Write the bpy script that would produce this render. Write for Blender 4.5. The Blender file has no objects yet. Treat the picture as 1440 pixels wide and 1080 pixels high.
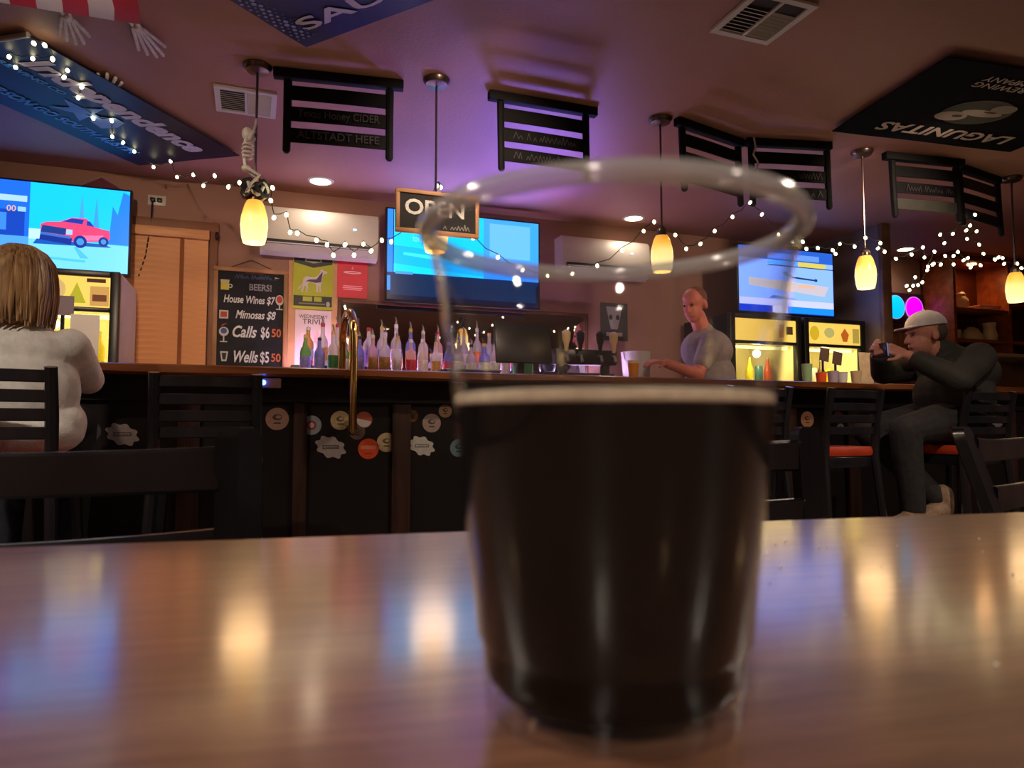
import bpy, bmesh, math, random
from mathutils import Vector, Matrix
random.seed(7)
PI = math.pi
scene = bpy.context.scene
COL = scene.collection

# ------------------------------------------------------------------ camera, world, exposure, large lights
EYE = 0.82
YAW = math.radians(20.0)          # camera turned to the right of the bar's normal
PITCH = math.atan(0.06)
cam_d = bpy.data.cameras.new('camera')
cam_d.sensor_width = 36.0
cam_d.lens = 25.0
cam_d.clip_start = 0.01
cam_d.dof.use_dof = True
cam_d.dof.focus_distance = 3.6
cam_d.dof.aperture_fstop = 12.0
cam = bpy.data.objects.new('camera', cam_d)
COL.objects.link(cam)
cam.location = (0, 0, EYE)
cam.rotation_euler = (PI / 2 + PITCH, 0, -YAW)
scene.camera = cam

world = bpy.data.worlds.new('world')
scene.world = world
world.use_nodes = True
world.node_tree.nodes['Background'].inputs[0].default_value = (0.35, 0.25, 0.3, 1)
world.node_tree.nodes['Background'].inputs[1].default_value = 0.01

vs = scene.view_settings
vs.view_transform = 'Standard'
vs.look = 'None'
vs.gamma = 1.0
vs.use_curve_mapping = False
vs.exposure = 0.0

PENDANT_GLOW = 4.0
PENDANT_W = 2.2
DOWNLIGHT_W = 4.5
ADDED_TRACK_W = 85.0
ROOM_FILL_W = 150.0
UPLIGHT_W = 210.0
COOLER_W = 4.5
SCREEN = 2.0
CEIL = 2.42
WALL_Y = 5.0


def lamp(name, kind, loc, power, color, size=0.1, rot=(0, 0, 0), spot=None, blend=0.5):
    d = bpy.data.lights.new(name, kind)
    d.energy = power
    d.color = color
    if kind == 'AREA':
        d.shape = 'DISK'
        d.size = size
    elif kind in ('POINT', 'SPOT'):
        d.shadow_soft_size = size
    if kind == 'SPOT':
        d.spot_size = spot
        d.spot_blend = blend
    o = bpy.data.objects.new(name, d)
    COL.objects.link(o)
    o.location = loc
    o.rotation_euler = rot
    return o


def aim(o, target):
    o.rotation_euler = (Vector(target) - o.location).to_track_quat('-Z', 'Y').to_euler()


# ------------------------------------------------------------------ materials
MATS = {}


def mat(name, color, rough=0.5, metal=0.0, emit=None, estr=0.0, var=0.0, scale=8.0, bump=0.0, bscale=60.0,
        stretch=(1, 1, 1), trans=0.0, ior=1.45, coat=0.0, coat_rough=0.1, spec=0.5, color2=None, alpha=1.0, sheen=0.0):
    if name in MATS:
        return MATS[name]
    m = bpy.data.materials.new(name)
    m.use_nodes = True
    nt = m.node_tree
    b = nt.nodes['Principled BSDF']
    b.inputs['Base Color'].default_value = (*color, 1)
    b.inputs['Roughness'].default_value = rough
    b.inputs['Metallic'].default_value = metal
    b.inputs['IOR'].default_value = ior
    b.inputs['Transmission Weight'].default_value = trans
    b.inputs['Coat Weight'].default_value = coat
    b.inputs['Coat Roughness'].default_value = coat_rough
    b.inputs['Specular IOR Level'].default_value = spec
    b.inputs['Alpha'].default_value = alpha
    b.inputs['Sheen Weight'].default_value = sheen
    if emit is not None:
        b.inputs['Emission Color'].default_value = (*emit, 1)
        b.inputs['Emission Strength'].default_value = estr
    if var > 0 or bump > 0 or color2 is not None:
        tc = nt.nodes.new('ShaderNodeTexCoord')
        mp = nt.nodes.new('ShaderNodeMapping')
        mp.inputs['Scale'].default_value = stretch
        nt.links.new(tc.outputs['Object'], mp.inputs['Vector'])
    if var > 0 or color2 is not None:
        n = nt.nodes.new('ShaderNodeTexNoise')
        n.inputs['Scale'].default_value = scale
        n.inputs['Detail'].default_value = 5
        nt.links.new(mp.outputs[0], n.inputs['Vector'])
        r = nt.nodes.new('ShaderNodeValToRGB')
        c2 = color2 if color2 is not None else tuple(min(1, c * (1 + var)) for c in color)
        c1 = color if color2 is not None else tuple(c * (1 - var) for c in color)
        r.color_ramp.elements[0].position = 0.35
        r.color_ramp.elements[1].position = 0.65
        r.color_ramp.elements[0].color = (*c1, 1)
        r.color_ramp.elements[1].color = (*c2, 1)
        nt.links.new(n.outputs['Fac'], r.inputs[0])
        nt.links.new(r.outputs[0], b.inputs['Base Color'])
    if bump > 0:
        n2 = nt.nodes.new('ShaderNodeTexNoise')
        n2.inputs['Scale'].default_value = bscale
        n2.inputs['Detail'].default_value = 4
        nt.links.new(mp.outputs[0], n2.inputs['Vector'])
        bp = nt.nodes.new('ShaderNodeBump')
        bp.inputs['Strength'].default_value = bump
        bp.inputs['Distance'].default_value = 0.01
        nt.links.new(n2.outputs['Fac'], bp.inputs['Height'])
        nt.links.new(bp.outputs[0], b.inputs['Normal'])
    MATS[name] = m
    return m


def col_mat(name, emit=0.0, rough=0.6):
    """reads the printed colours from the mesh's colour attribute"""
    if name in MATS:
        return MATS[name]
    m = bpy.data.materials.new(name)
    m.use_nodes = True
    nt = m.node_tree
    b = nt.nodes['Principled BSDF']
    a = nt.nodes.new('ShaderNodeVertexColor')
    a.layer_name = 'Col'
    b.inputs['Roughness'].default_value = rough
    if emit > 0:
        b.inputs['Base Color'].default_value = (0.01, 0.01, 0.01, 1)
        nt.links.new(a.outputs[0], b.inputs['Emission Color'])
        b.inputs['Emission Strength'].default_value = emit
    else:
        nt.links.new(a.outputs[0], b.inputs['Base Color'])
    MATS[name] = m
    return m


def lin(r, g, b):
    f = lambda c: (c / 255 / 12.92) if c / 255 <= 0.04045 else ((c / 255 + 0.055) / 1.055) ** 2.4
    return (f(r), f(g), f(b))


BLACKWOOD = mat('black painted wood', (0.011, 0.011, 0.014), 0.28, coat=0.6, coat_rough=0.18, var=0.3, scale=20, bump=0.05, bscale=80, stretch=(1, 1, 0.2))
BLACKMAT = mat('black paint', (0.006, 0.006, 0.007), 0.7, spec=0.2, var=0.2)
BLACKPL = mat('black plastic', (0.01, 0.01, 0.012), 0.35, var=0.1)
WHITEPL = mat('white plastic', (0.68, 0.63, 0.56), 0.35, var=0.03)
WHITEMET = mat('white enamelled metal', (0.7, 0.68, 0.66), 0.4, var=0.04)
BONE = mat('bone coloured plastic', (0.75, 0.72, 0.68), 0.5, var=0.12, scale=30)
BRASS = mat('polished brass', (0.75, 0.5, 0.2), 0.16, 1.0, var=0.05)
STEEL = mat('brushed steel', (0.5, 0.5, 0.52), 0.28, 1.0, var=0.08, scale=30)
NICKEL = mat('dark bronze', (0.16, 0.12, 0.11), 0.3, 0.9, var=0.1)
CHALK = mat('chalk white', (0.75, 0.75, 0.72), 0.9, var=0.15, scale=80)
CHALKDIM = mat('faded chalk', (0.06, 0.058, 0.062), 0.9, var=0.3, scale=60)
CHALKORANGE = mat('chalk orange', (0.6, 0.16, 0.05), 0.9, var=0.15, scale=80)
SLATE = mat('slate board', (0.012, 0.012, 0.014), 0.75, var=0.3, scale=10)
OAK = mat('light oak', (0.45, 0.22, 0.09), 0.5, var=0.25, scale=5, stretch=(1, 6, 0.6), bump=0.05)
PRINT = col_mat('printed ink')
PRINTSATIN = col_mat('printed satin', rough=0.45)
SCREENMAT = col_mat('lit screen', emit=SCREEN, rough=0.2)
SKIN = mat('skin', lin(205, 140, 115), 0.5, var=0.08, scale=25, bump=0.03, bscale=200)

# ------------------------------------------------------------------ mesh helpers


class M:
    """collects shapes into one mesh"""

    def __init__(self):
        self.bm = bmesh.new()

    def box(self, c, s, rot=None, bev=0.0, mtx=None):
        m = Matrix.Translation(c)
        if rot is not None:
            m = m @ (rot if isinstance(rot, Matrix) else Matrix.Rotation(rot, 4, 'Z'))
        m = m @ Matrix.Diagonal((*s, 1))
        if mtx is not None:
            m = mtx @ m
        r = bmesh.ops.create_cube(self.bm, size=1.0, matrix=m)
        if bev > 0:
            es = set()
            for v in r['verts']:
                es.update(v.link_edges)
            bmesh.ops.bevel(self.bm, geom=list(es), offset=bev, segments=2, affect='EDGES', profile=0.5)
        return self

    def bx(self, x0, x1, y0, y1, z0, z1, bev=0.0):
        return self.box(((x0 + x1) / 2, (y0 + y1) / 2, (z0 + z1) / 2), (abs(x1 - x0), abs(y1 - y0), abs(z1 - z0)), bev=bev)

    def rings(self, rings, close=False, caps=True):
        vs_ = [[self.bm.verts.new(p) for p in r] for r in rings]
        n = len(vs_[0])
        seq = list(range(len(vs_) - 1))
        for i in seq:
            for k in range(n):
                try:
                    self.bm.faces.new((vs_[i][k], vs_[i][(k + 1) % n], vs_[i + 1][(k + 1) % n], vs_[i + 1][k]))
                except ValueError:
                    pass
        if close:
            for k in range(n):
                self.bm.faces.new((vs_[-1][k], vs_[-1][(k + 1) % n], vs_[0][(k + 1) % n], vs_[0][k]))
        elif caps:
            self.bm.faces.new(list(reversed(vs_[0])))
            self.bm.faces.new(vs_[-1])
        return self

    def tube(self, path, r, n=8, close=False):
        path = [Vector(p) for p in path]
        rr = r if isinstance(r, (list, tuple)) else [r] * len(path)
        rings = []
        prev = None
        for i, p in enumerate(path):
            if close:
                t = path[(i + 1) % len(path)] - path[i - 1]
            else:
                t = path[min(i + 1, len(path) - 1)] - path[max(i - 1, 0)]
            t.normalize()
            if prev is None:
                a = Vector((0, 0, 1)) if abs(t.z) < 0.9 else Vector((1, 0, 0))
                u = t.cross(a).normalized()
            else:
                u = (prev - t * prev.dot(t)).normalized()
            prev = u
            v = t.cross(u)
            rings.append([p + (u * math.cos(2 * PI * k / n) + v * math.sin(2 * PI * k / n)) * rr[i] for k in range(n)])
        return self.rings(rings, close=close)

    def cyl(self, p0, p1, r0, r1=None, n=16):
        return self.tube([p0, p1], [r0, r0 if r1 is None else r1], n)

    def lathe(self, prof, c=(0, 0, 0), n=32, caps=True, close=False):
        c = Vector(c)
        rings = [[c + Vector((r * math.cos(2 * PI * k / n), r * math.sin(2 * PI * k / n), z)) for k in range(n)] for r, z in prof]
        return self.rings(rings, caps=caps, close=close)

    def ball(self, c, r, seg=10, ring=6, mtx=None):
        s = r if isinstance(r, (list, tuple)) else (r, r, r)
        m = Matrix.Translation(c) @ (mtx if mtx is not None else Matrix()) @ Matrix.Diagonal((*s, 1))
        bmesh.ops.create_uvsphere(self.bm, u_segments=seg, v_segments=ring, radius=1.0, matrix=m)
        return self

    def prism(self, pts, o, e1, e2, depth):
        """flat outline pts in the plane (o, e1, e2), thickened by depth along e1 x e2"""
        o, e1, e2 = Vector(o), Vector(e1), Vector(e2)
        nn = e1.cross(e2).normalized() * depth
        a = [o + e1 * x + e2 * y for x, y in pts]
        self.rings([a, [p + nn for p in a]])
        return self

    def capsule(self, p0, p1, r0, r1, n=14):
        p0, p1 = Vector(p0), Vector(p1)
        t = (p1 - p0)
        L = t.length
        t.normalize()
        path, rad = [], []
        for k in range(5):
            a = PI / 2 * (1 - k / 4)
            path.append(p0 - t * r0 * math.sin(a) * 0.999)
            rad.append(max(r0 * math.cos(a), r0 * 0.02))
        for k in range(5):
            a = PI / 2 * k / 4
            path.append(p1 + t * r1 * math.sin(a) * 0.999)
            rad.append(max(r1 * math.cos(a), r1 * 0.02))
        return self.tube(path, rad, n)

    def mesh(self, name, smooth=True):
        bmesh.ops.recalc_face_normals(self.bm, faces=self.bm.faces)
        me = bpy.data.meshes.new(name)
        self.bm.to_mesh(me)
        self.bm.free()
        if smooth:
            for p in me.polygons:
                p.use_smooth = True
            try:
                me.set_sharp_from_angle(angle=math.radians(38))
            except Exception:
                pass
        return me


WM = {}


def link(name, me, m, parent=None, local=False):
    if isinstance(me, M):
        me = me.mesh(name)
    if m is not None and not me.materials:
        me.materials.append(m)
    o = bpy.data.objects.new(name, me)
    COL.objects.link(o)
    if parent is not None:
        o.parent = parent
        W = WM.get(parent.name, Matrix())
        if not local:
            me.transform(W.inverted())
        WM[o.name] = W
    else:
        WM[o.name] = Matrix()
    return o


def tag(o, label, cat, group=None):
    o['label'] = label
    o['category'] = cat
    if group:
        o['group'] = group
    return o


def thing(name, label, cat, loc=(0, 0, 0), rz=0.0, group=None):
    o = bpy.data.objects.new(name, None)
    COL.objects.link(o)
    o.location = loc
    o.rotation_euler = (0, 0, rz)
    o.empty_display_size = 0.05
    WM[o.name] = Matrix.Translation(loc) @ Matrix.Rotation(rz, 4, 'Z')
    return tag(o, label, cat, group)


def struct(name, me, m, parent=None):
    o = link(name, me, m, parent)
    if parent is None:
        o['kind'] = 'structure'
    return o


def copy_thing(o, loc, rz, label, group=None):
    c = o.copy()
    COL.objects.link(c)
    c.location = loc
    c.rotation_euler = (0, 0, rz)
    tag(c, label, o['category'], group or o.get('group'))
    WM[c.name] = Matrix.Translation(loc) @ Matrix.Rotation(rz, 4, 'Z')
    for ch in list(o.children):
        d = ch.copy()
        COL.objects.link(d)
        d.parent = c
        for g in list(ch.children):
            e = g.copy()
            COL.objects.link(e)
            e.parent = d
    return c


def text_mesh(s, size, shear=0.0, offset=0.0, align='CENTER', extrude=0.0006, spacing=1.0):
    cu = bpy.data.curves.new('lettering', 'FONT')
    cu.body = s
    cu.size = size
    cu.shear = shear
    cu.offset = offset
    cu.align_x = align
    cu.align_y = 'CENTER'
    cu.extrude = extrude
    cu.resolution_u = 3
    cu.space_character = spacing
    o = bpy.data.objects.new('lettering', cu)
    COL.objects.link(o)
    dg = bpy.context.evaluated_depsgraph_get()
    me = bpy.data.meshes.new_from_object(o.evaluated_get(dg))
    bpy.data.objects.remove(o)
    bpy.data.curves.remove(cu)
    me.materials.clear()
    return me


def text(s, o, e1, e2, size, m, parent, width=None, name='lettering', **kw):
    """lettering lying in the plane (o, e1, e2)"""
    me = text_mesh(s, size, **kw)
    xs = [v.co.x for v in me.vertices]
    sx = 1.0
    if width:
        sx = width / max(1e-6, max(xs) - min(xs))
    e1, e2 = Vector(e1).normalized(), Vector(e2).normalized()
    nn = e1.cross(e2)
    W = Matrix((
        (e1.x, e2.x, nn.x, o[0]), (e1.y, e2.y, nn.y, o[1]), (e1.z, e2.z, nn.z, o[2]), (0, 0, 0, 1)))
    me.transform(W @ Matrix.Diagonal((sx, 1, 1, 1)))
    return link(name, me, m, parent)


def prints(name, polys, o, e1, e2, m, parent, step=0.0004):
    """flat print: coloured outlines stacked by a hair's breadth in the plane (o, e1, e2)"""
    o, e1, e2 = Vector(o), Vector(e1), Vector(e2)
    nn = e1.cross(e2).normalized()
    verts, faces, cols = [], [], []
    if m is SCREENMAT:   # screens: strong blue backlight, other channels kept at their shown level
        polys = [((c[0] * 1.25 / SCREEN, c[1] * 1.25 / SCREEN, c[2] if c[2] > 0.75 else c[2] * 1.25 / SCREEN), q) for c, q in polys]
    for i, (c, pts) in enumerate(polys):
        b = len(verts)
        off = nn * step * (i + 1)
        verts += [o + e1 * x + e2 * y + off for x, y in pts]
        faces.append(tuple(range(b, b + len(pts))))
        cols.append(c)
    me = bpy.data.meshes.new(name)
    me.from_pydata([tuple(v) for v in verts], [], faces)
    a = me.color_attributes.new('Col', 'FLOAT_COLOR', 'CORNER')
    for p, c in zip(me.polygons, cols):
        for li in p.loop_indices:
            a.data[li].color = (*c, 1)
    return link(name, me, m, parent)


def rect(x0, y0, x1, y1):
    return [(x0, y0), (x1, y0), (x1, y1), (x0, y1)]


def disc(cx, cy, r, n=20, ry=None):
    return [(cx + r * math.cos(2 * PI * k / n), cy + (ry or r) * math.sin(2 * PI * k / n)) for k in range(n)]


def scribble(x0, x1, y, h, seed, w=0.004):
    """a line of illegible handwriting as a thin zig-zag ribbon"""
    rnd = random.Random(seed)
    out = []
    x = x0
    while x < x1:
        dx = rnd.uniform(0.6, 1.2) * h * 0.55
        if rnd.random() < 0.13:
            x += dx
            continue
        hh = h * rnd.uniform(0.45, 1.0)
        out.append([(x, y), (x + w, y), (x + dx * 0.5 + w, y + hh), (x + dx * 0.5, y + hh)])
        out.append([(x + dx * 0.5, y + hh), (x + dx * 0.5 + w, y + hh), (x + dx + w, y), (x + dx, y)])
        x += dx
    return out


def remeshed(b, name, voxel, smooth=2):
    """one continuous skin around overlapping shapes"""
    me = b.mesh(name)
    o = bpy.data.objects.new(name, me)
    COL.objects.link(o)
    md = o.modifiers.new('r', 'REMESH')
    md.mode = 'VOXEL'
    md.voxel_size = voxel
    md.use_smooth_shade = True
    if smooth:
        s = o.modifiers.new('s', 'SMOOTH')
        s.factor = 0.5
        s.iterations = smooth
    dg = bpy.context.evaluated_depsgraph_get()
    out = bpy.data.meshes.new_from_object(o.evaluated_get(dg))
    bpy.data.objects.remove(o)
    bpy.data.meshes.remove(me)
    out.name = name
    for p in out.polygons:
        p.use_smooth = True
    return out


# ------------------------------------------------------------------ the room
CEILMAT = mat('brown painted plaster ceiling', lin(172, 126, 114), 0.55, var=0.06, scale=1.5, bump=0.12, bscale=70)
WALLMAT = mat('tan painted wall', lin(168, 126, 112), 0.7, var=0.06, scale=2, bump=0.1, bscale=90)
FLOORMAT = mat('dark stained concrete', (0.035, 0.025, 0.02), 0.45, var=0.35, scale=3)
X0, X1, Y0 = -4.2, 8.6, -3.6
struct('floor', M().bx(X0, X1, Y0, WALL_Y, -0.1, 0), FLOORMAT)
struct('ceiling', M().bx(X0, X1, Y0, WALL_Y, CEIL, CEIL + 0.1), CEILMAT)
struct('wall_back', M().bx(X0, X1, WALL_Y, WALL_Y + 0.12, 0, CEIL), WALLMAT)
struct('wall_left', M().bx(X0 - 0.12, X0, Y0, WALL_Y, 0, CEIL), WALLMAT)
struct('wall_right', M().bx(X1, X1 + 0.12, Y0, WALL_Y, 0, CEIL), WALLMAT)
struct('wall_front', M().bx(X0, X1, Y0 - 0.12, Y0, 0, CEIL), WALLMAT)
part_w = struct('wall_partition', M().bx(4.62, 4.69, 4.22, WALL_Y - 0.001, 0.001, CEIL - 0.001), mat('grey painted partition', lin(128, 116, 122), 0.45, var=0.05))
struct('trim_1', M().bx(4.61, 4.70, 4.18, 4.219, 0.001, CEIL - 0.001, bev=0.004), mat('painted corner board', lin(118, 88, 78), 0.4, var=0.2, scale=8))

# window with closed wooden blinds
win = bpy.data.objects.new('window_1', None)
COL.objects.link(win)
win.location = (-0.6, WALL_Y, 1.2)
WM[win.name] = Matrix.Translation(win.location)
win['kind'] = 'structure'
BLIND = mat('stained wood blind', lin(240, 172, 116), 0.45, var=0.15, scale=4, stretch=(0.6, 8, 8))
FRAMEW = mat('brown window casing', lin(140, 92, 64), 0.5, var=0.12, scale=6)
wx0, wx1, wz0, wz1 = -0.98, -0.285, 0.75, 2.09
for nm, a in (('window_frame', (wx0 - 0.05, wx1 + 0.05, 4.965, 4.999, wz1, wz1 + 0.06)), ('window_frame', (wx0 - 0.05, wx0, 4.965, 4.999, wz0, wz1)),
              ('window_frame', (wx1, wx1 + 0.045, 4.965, 4.999, wz0, wz1)), ('window_sill', (wx0 - 0.06, wx1 + 0.06, 4.93, 4.999, wz0 - 0.04, wz0))):
    link(nm, M().bx(*a, bev=0.004), FRAMEW, win)
link('blind_headrail', M().bx(wx0 + 0.005, wx1 - 0.005, 4.94, 4.995, wz1 - 0.06, wz1, bev=0.004), BLIND, win)
slat_me = None
nslat = 34
for i in range(nslat):
    z = wz1 - 0.085 - i * (wz1 - wz0 - 0.11) / (nslat - 1)
    if slat_me is None:
        slat_me = M().box((0, 0, 0), (wx1 - wx0 - 0.02, 0.003, 0.044), rot=Matrix.Rotation(0.22, 4, 'X')).mesh('slat')
        slat_me.materials.append(BLIND)
    s = bpy.data.objects.new('slat', slat_me)
    COL.objects.link(s)
    s.parent = win
    s.location = Vector(((wx0 + wx1) / 2, 4.972, z)) - win.location
for x in (-0.82, -0.45):
    link('ladder_tape', M().bx(x - 0.012, x + 0.012, 4.962, 4.964, wz0, wz1 - 0.06), mat('blind tape', lin(150, 88, 48), 0.8, var=0.1), win)
rod = thing('curtain_rod_finial', 'small dark rod end at the upper corner of the window blind', 'finial', (-0.245, 4.97, 2.06))
link('knob', M().ball((-0.245, 4.95, 2.06), (0.012, 0.012, 0.03)), BLACKPL, rod)
link('bracket', M().bx(-0.25, -0.24, 4.95, 4.999, 2.05, 2.06), BLACKPL, rod)

# ------------------------------------------------------------------ table and cup
TABLEWOOD = bpy.data.materials.new('varnished table wood')
TABLEWOOD.use_nodes = True
nt = TABLEWOOD.node_tree
b = nt.nodes['Principled BSDF']
tc = nt.nodes.new('ShaderNodeTexCoord')
mp = nt.nodes.new('ShaderNodeMapping')
mp.inputs['Scale'].default_value = (3, 40, 3)
n1 = nt.nodes.new('ShaderNodeTexNoise')
n1.inputs['Scale'].default_value = 6
n1.inputs['Detail'].default_value = 6
n1.inputs['Distortion'].default_value = 0.6
rp = nt.nodes.new('ShaderNodeValToRGB')
rp.color_ramp.elements[0].position = 0.3
rp.color_ramp.elements[0].color = (0.20, 0.088, 0.05, 1)
rp.color_ramp.elements[1].position = 0.7
rp.color_ramp.elements[1].color = (0.34, 0.165, 0.10, 1)
nt.links.new(tc.outputs['Object'], mp.inputs[0])
nt.links.new(mp.outputs[0], n1.inputs['Vector'])
nt.links.new(n1.outputs['Fac'], rp.inputs[0])
nt.links.new(rp.outputs[0], b.inputs['Base Color'])
b.inputs['Roughness'].default_value = 0.3
b.inputs['Coat Weight'].default_value = 1.0
n2 = nt.nodes.new('ShaderNodeTexNoise')
n2.inputs['Scale'].default_value = 45
n2.inputs['Detail'].default_value = 3
nt.links.new(tc.outputs['Object'], n2.inputs['Vector'])
r2 = nt.nodes.new('ShaderNodeMapRange')
r2.inputs['To Min'].default_value = 0.1
r2.inputs['To Max'].default_value = 0.17
nt.links.new(n2.outputs['Fac'], r2.inputs['Value'])
nt.links.new(r2.outputs[0], b.inputs['Coat Roughness'])

TA = math.radians(-6.5)
tab = thing('dining_table', 'varnished brown wooden table top under the cup of dark beer', 'table', (0.15, 0.062, 0), TA)


def rounded(w, d, r, n=6):
    pts = []
    for cx, cy, a0 in ((w - r, d - r, 0), (-w + r, d - r, PI / 2), (-w + r, -d + r, PI), (w - r, -d + r, 1.5 * PI)):
        pts += [(cx + r * math.cos(a0 + PI / 2 * k / n), cy + r * math.sin(a0 + PI / 2 * k / n)) for k in range(n + 1)]
    return pts


tw, td = 0.45, 0.40
rings = []
for w, z in ((-0.004, 0.715), (0, 0.719), (0, 0.746), (-0.0012, 0.749), (-0.004, 0.75)):
    rings.append([(x, y, z) for x, y in rounded(tw + w, td + w, 0.03 + w)])
tt_ = link('table_top', M().rings(rings), TABLEWOOD, tab, local=True)
for p in tt_.data.polygons:
    p.use_smooth = p.area < 0.1
link('pedestal', M().lathe([(0.05, 0.03), (0.04, 0.06), (0.04, 0.7), (0.08, 0.714)]), BLACKPL, tab, local=True)
link('foot_plate', M().lathe([(0.28, 0.001), (0.28, 0.012), (0.06, 0.03)]), BLACKPL, tab, local=True)

CUPMAT = bpy.data.materials.new('clear plastic')   # thin sheet: light passes straight through, gloss follows Fresnel
CUPMAT.use_nodes = True
nt = CUPMAT.node_tree
nt.nodes.remove(nt.nodes['Principled BSDF'])
tr_ = nt.nodes.new('ShaderNodeBsdfTransparent')
tr_.inputs[0].default_value = (0.97, 0.97, 0.975, 1)
gl_ = nt.nodes.new('ShaderNodeBsdfGlossy')
gl_.inputs['Roughness'].default_value = 0.03
lw_ = nt.nodes.new('ShaderNodeLayerWeight')
lw_.inputs['Blend'].default_value = 0.5
pw_ = nt.nodes.new('ShaderNodeMath')
pw_.operation = 'POWER'
pw_.inputs[1].default_value = 4.0
fr_ = nt.nodes.new('ShaderNodeMath')
fr_.operation = 'MULTIPLY_ADD'
fr_.inputs[1].default_value = 0.8
fr_.inputs[2].default_value = 0.02
nt.links.new(lw_.outputs['Facing'], pw_.inputs[0])
nt.links.new(pw_.outputs[0], fr_.inputs[0])
hz_ = nt.nodes.new('ShaderNodeBsdfDiffuse')
hz_.inputs[0].default_value = (0.8, 0.8, 0.82, 1)
m1_, m2_ = nt.nodes.new('ShaderNodeMixShader'), nt.nodes.new('ShaderNodeMixShader')
m1_.inputs[0].default_value = 0.006
nt.links.new(tr_.outputs[0], m1_.inputs[1])
nt.links.new(hz_.outputs[0], m1_.inputs[2])
nt.links.new(fr_.outputs[0], m2_.inputs[0])
nt.links.new(m1_.outputs[0], m2_.inputs[1])
nt.links.new(gl_.outputs[0], m2_.inputs[2])
nt.links.new(m2_.outputs[0], nt.nodes['Material Output'].inputs[0])
RIMMAT = CUPMAT.copy()                             # the rolled lip is thicker and cloudier
RIMMAT.name = 'rolled plastic rim'
for n_ in RIMMAT.node_tree.nodes:
    if n_.type == 'MIX_SHADER' and not n_.inputs[0].is_linked:
        n_.inputs[0].default_value = 0.5
    if n_.type == 'MATH' and n_.operation == 'MULTIPLY_ADD':
        n_.inputs[2].default_value = 0.12
    if n_.type == 'BSDF_GLOSSY':
        n_.inputs['Roughness'].default_value = 0.12
cx, cy, tz = 0.0875, 0.1655, 0.75
cup = thing('beer_cup', 'clear plastic cup half full of dark stout on the table', 'cup', (cx, cy, tz))
outer = [(0.0285, 0.004), (0.0305, 0.0004), (0.0322, 0.0004), (0.0326, 0.005), (0.0331, 0.010), (0.0336, 0.0165), (0.0346, 0.0185), (0.0382, 0.052),
         (0.0411, 0.078), (0.0454, 0.108), (0.0459, 0.110), (0.0464, 0.1115), (0.0476, 0.1185)]
th = 0.0006
inner = [(r - th, z) for r, z in outer[4:]]
inner[0] = (0.0300, 0.008)
prof = [(0.001, 0.0036)] + outer + list(reversed(inner)) + [(0.028, 0.0046), (0.001, 0.0044)]
link('cup_wall', M().lathe(prof, (cx, cy, tz), n=96, caps=True), CUPMAT, cup)
rimp = [(0.0478 + 0.0024 * math.cos(a), 0.1205 + 0.0026 * math.sin(a)) for a in [2 * PI * k / 12 for k in range(12)]]
link('rim', M().lathe(rimp, (cx, cy, tz), n=96, close=True), RIMMAT, cup)
STOUT = mat('dark stout', (0.004, 0.0016, 0.001), 0.06, spec=0.12, var=0.1)
# the beer stands against the cup's inner wall
liq = [(0.001, 0.0054), (0.0296, 0.0056), (0.0318, 0.0085), (0.0323, 0.0105), (0.0328, 0.0166), (0.0337, 0.0188), (0.0374, 0.052), (0.0399, 0.0752)]
link('beer', M().lathe(liq + [(0.001, 0.0752)], (cx, cy, tz), n=96), STOUT, cup)
FOAM = mat('tan beer foam', lin(246, 228, 200), 0.7, var=0.12, scale=300, bump=0.3, bscale=500)
link('foam_ring', M().lathe([(0.0399, 0.0753), (0.0403, 0.0757), (0.0405, 0.0776), (0.0396, 0.0782), (0.0375, 0.0772), (0.036, 0.0754)], (cx, cy, tz), n=96, close=True), FOAM, cup)
link('foam_film', M().lathe([(0.001, 0.0753), (0.0365, 0.0753), (0.0365, 0.0757), (0.001, 0.0757)], (cx, cy, tz), n=48), mat('brown foam film', lin(150, 110, 70), 0.6, var=0.3, scale=200), cup)

# ------------------------------------------------------------------ chairs round the table


def curved_slat(x0, x1, z0, z1, y, bow, t=0.016, rise=0.0, n=10):
    b_ = M()
    rings = []
    for i in range(n + 1):
        f = i / n
        x = x0 + (x1 - x0) * f
        yy = y - bow * (1 - (2 * f - 1) ** 2)
        dz = rise * (2 * f - 1) ** 2
        bz = 0.003
        rings.append([(x, yy - t / 2, z0 + bz), (x, yy - t / 2 + bz, z0), (x, yy + t / 2 - bz, z0), (x, yy + t / 2, z0 + bz),
                      (x, yy + t / 2, z1 + dz - bz), (x, yy + t / 2 - bz, z1 + dz), (x, yy - t / 2 + bz, z1 + dz), (x, yy - t / 2, z1 + dz - bz)])
    return b_.rings(rings)


def rec(y, z, z0, rec_):
    return y - max(0, z - z0) * math.tan(rec_)


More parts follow.
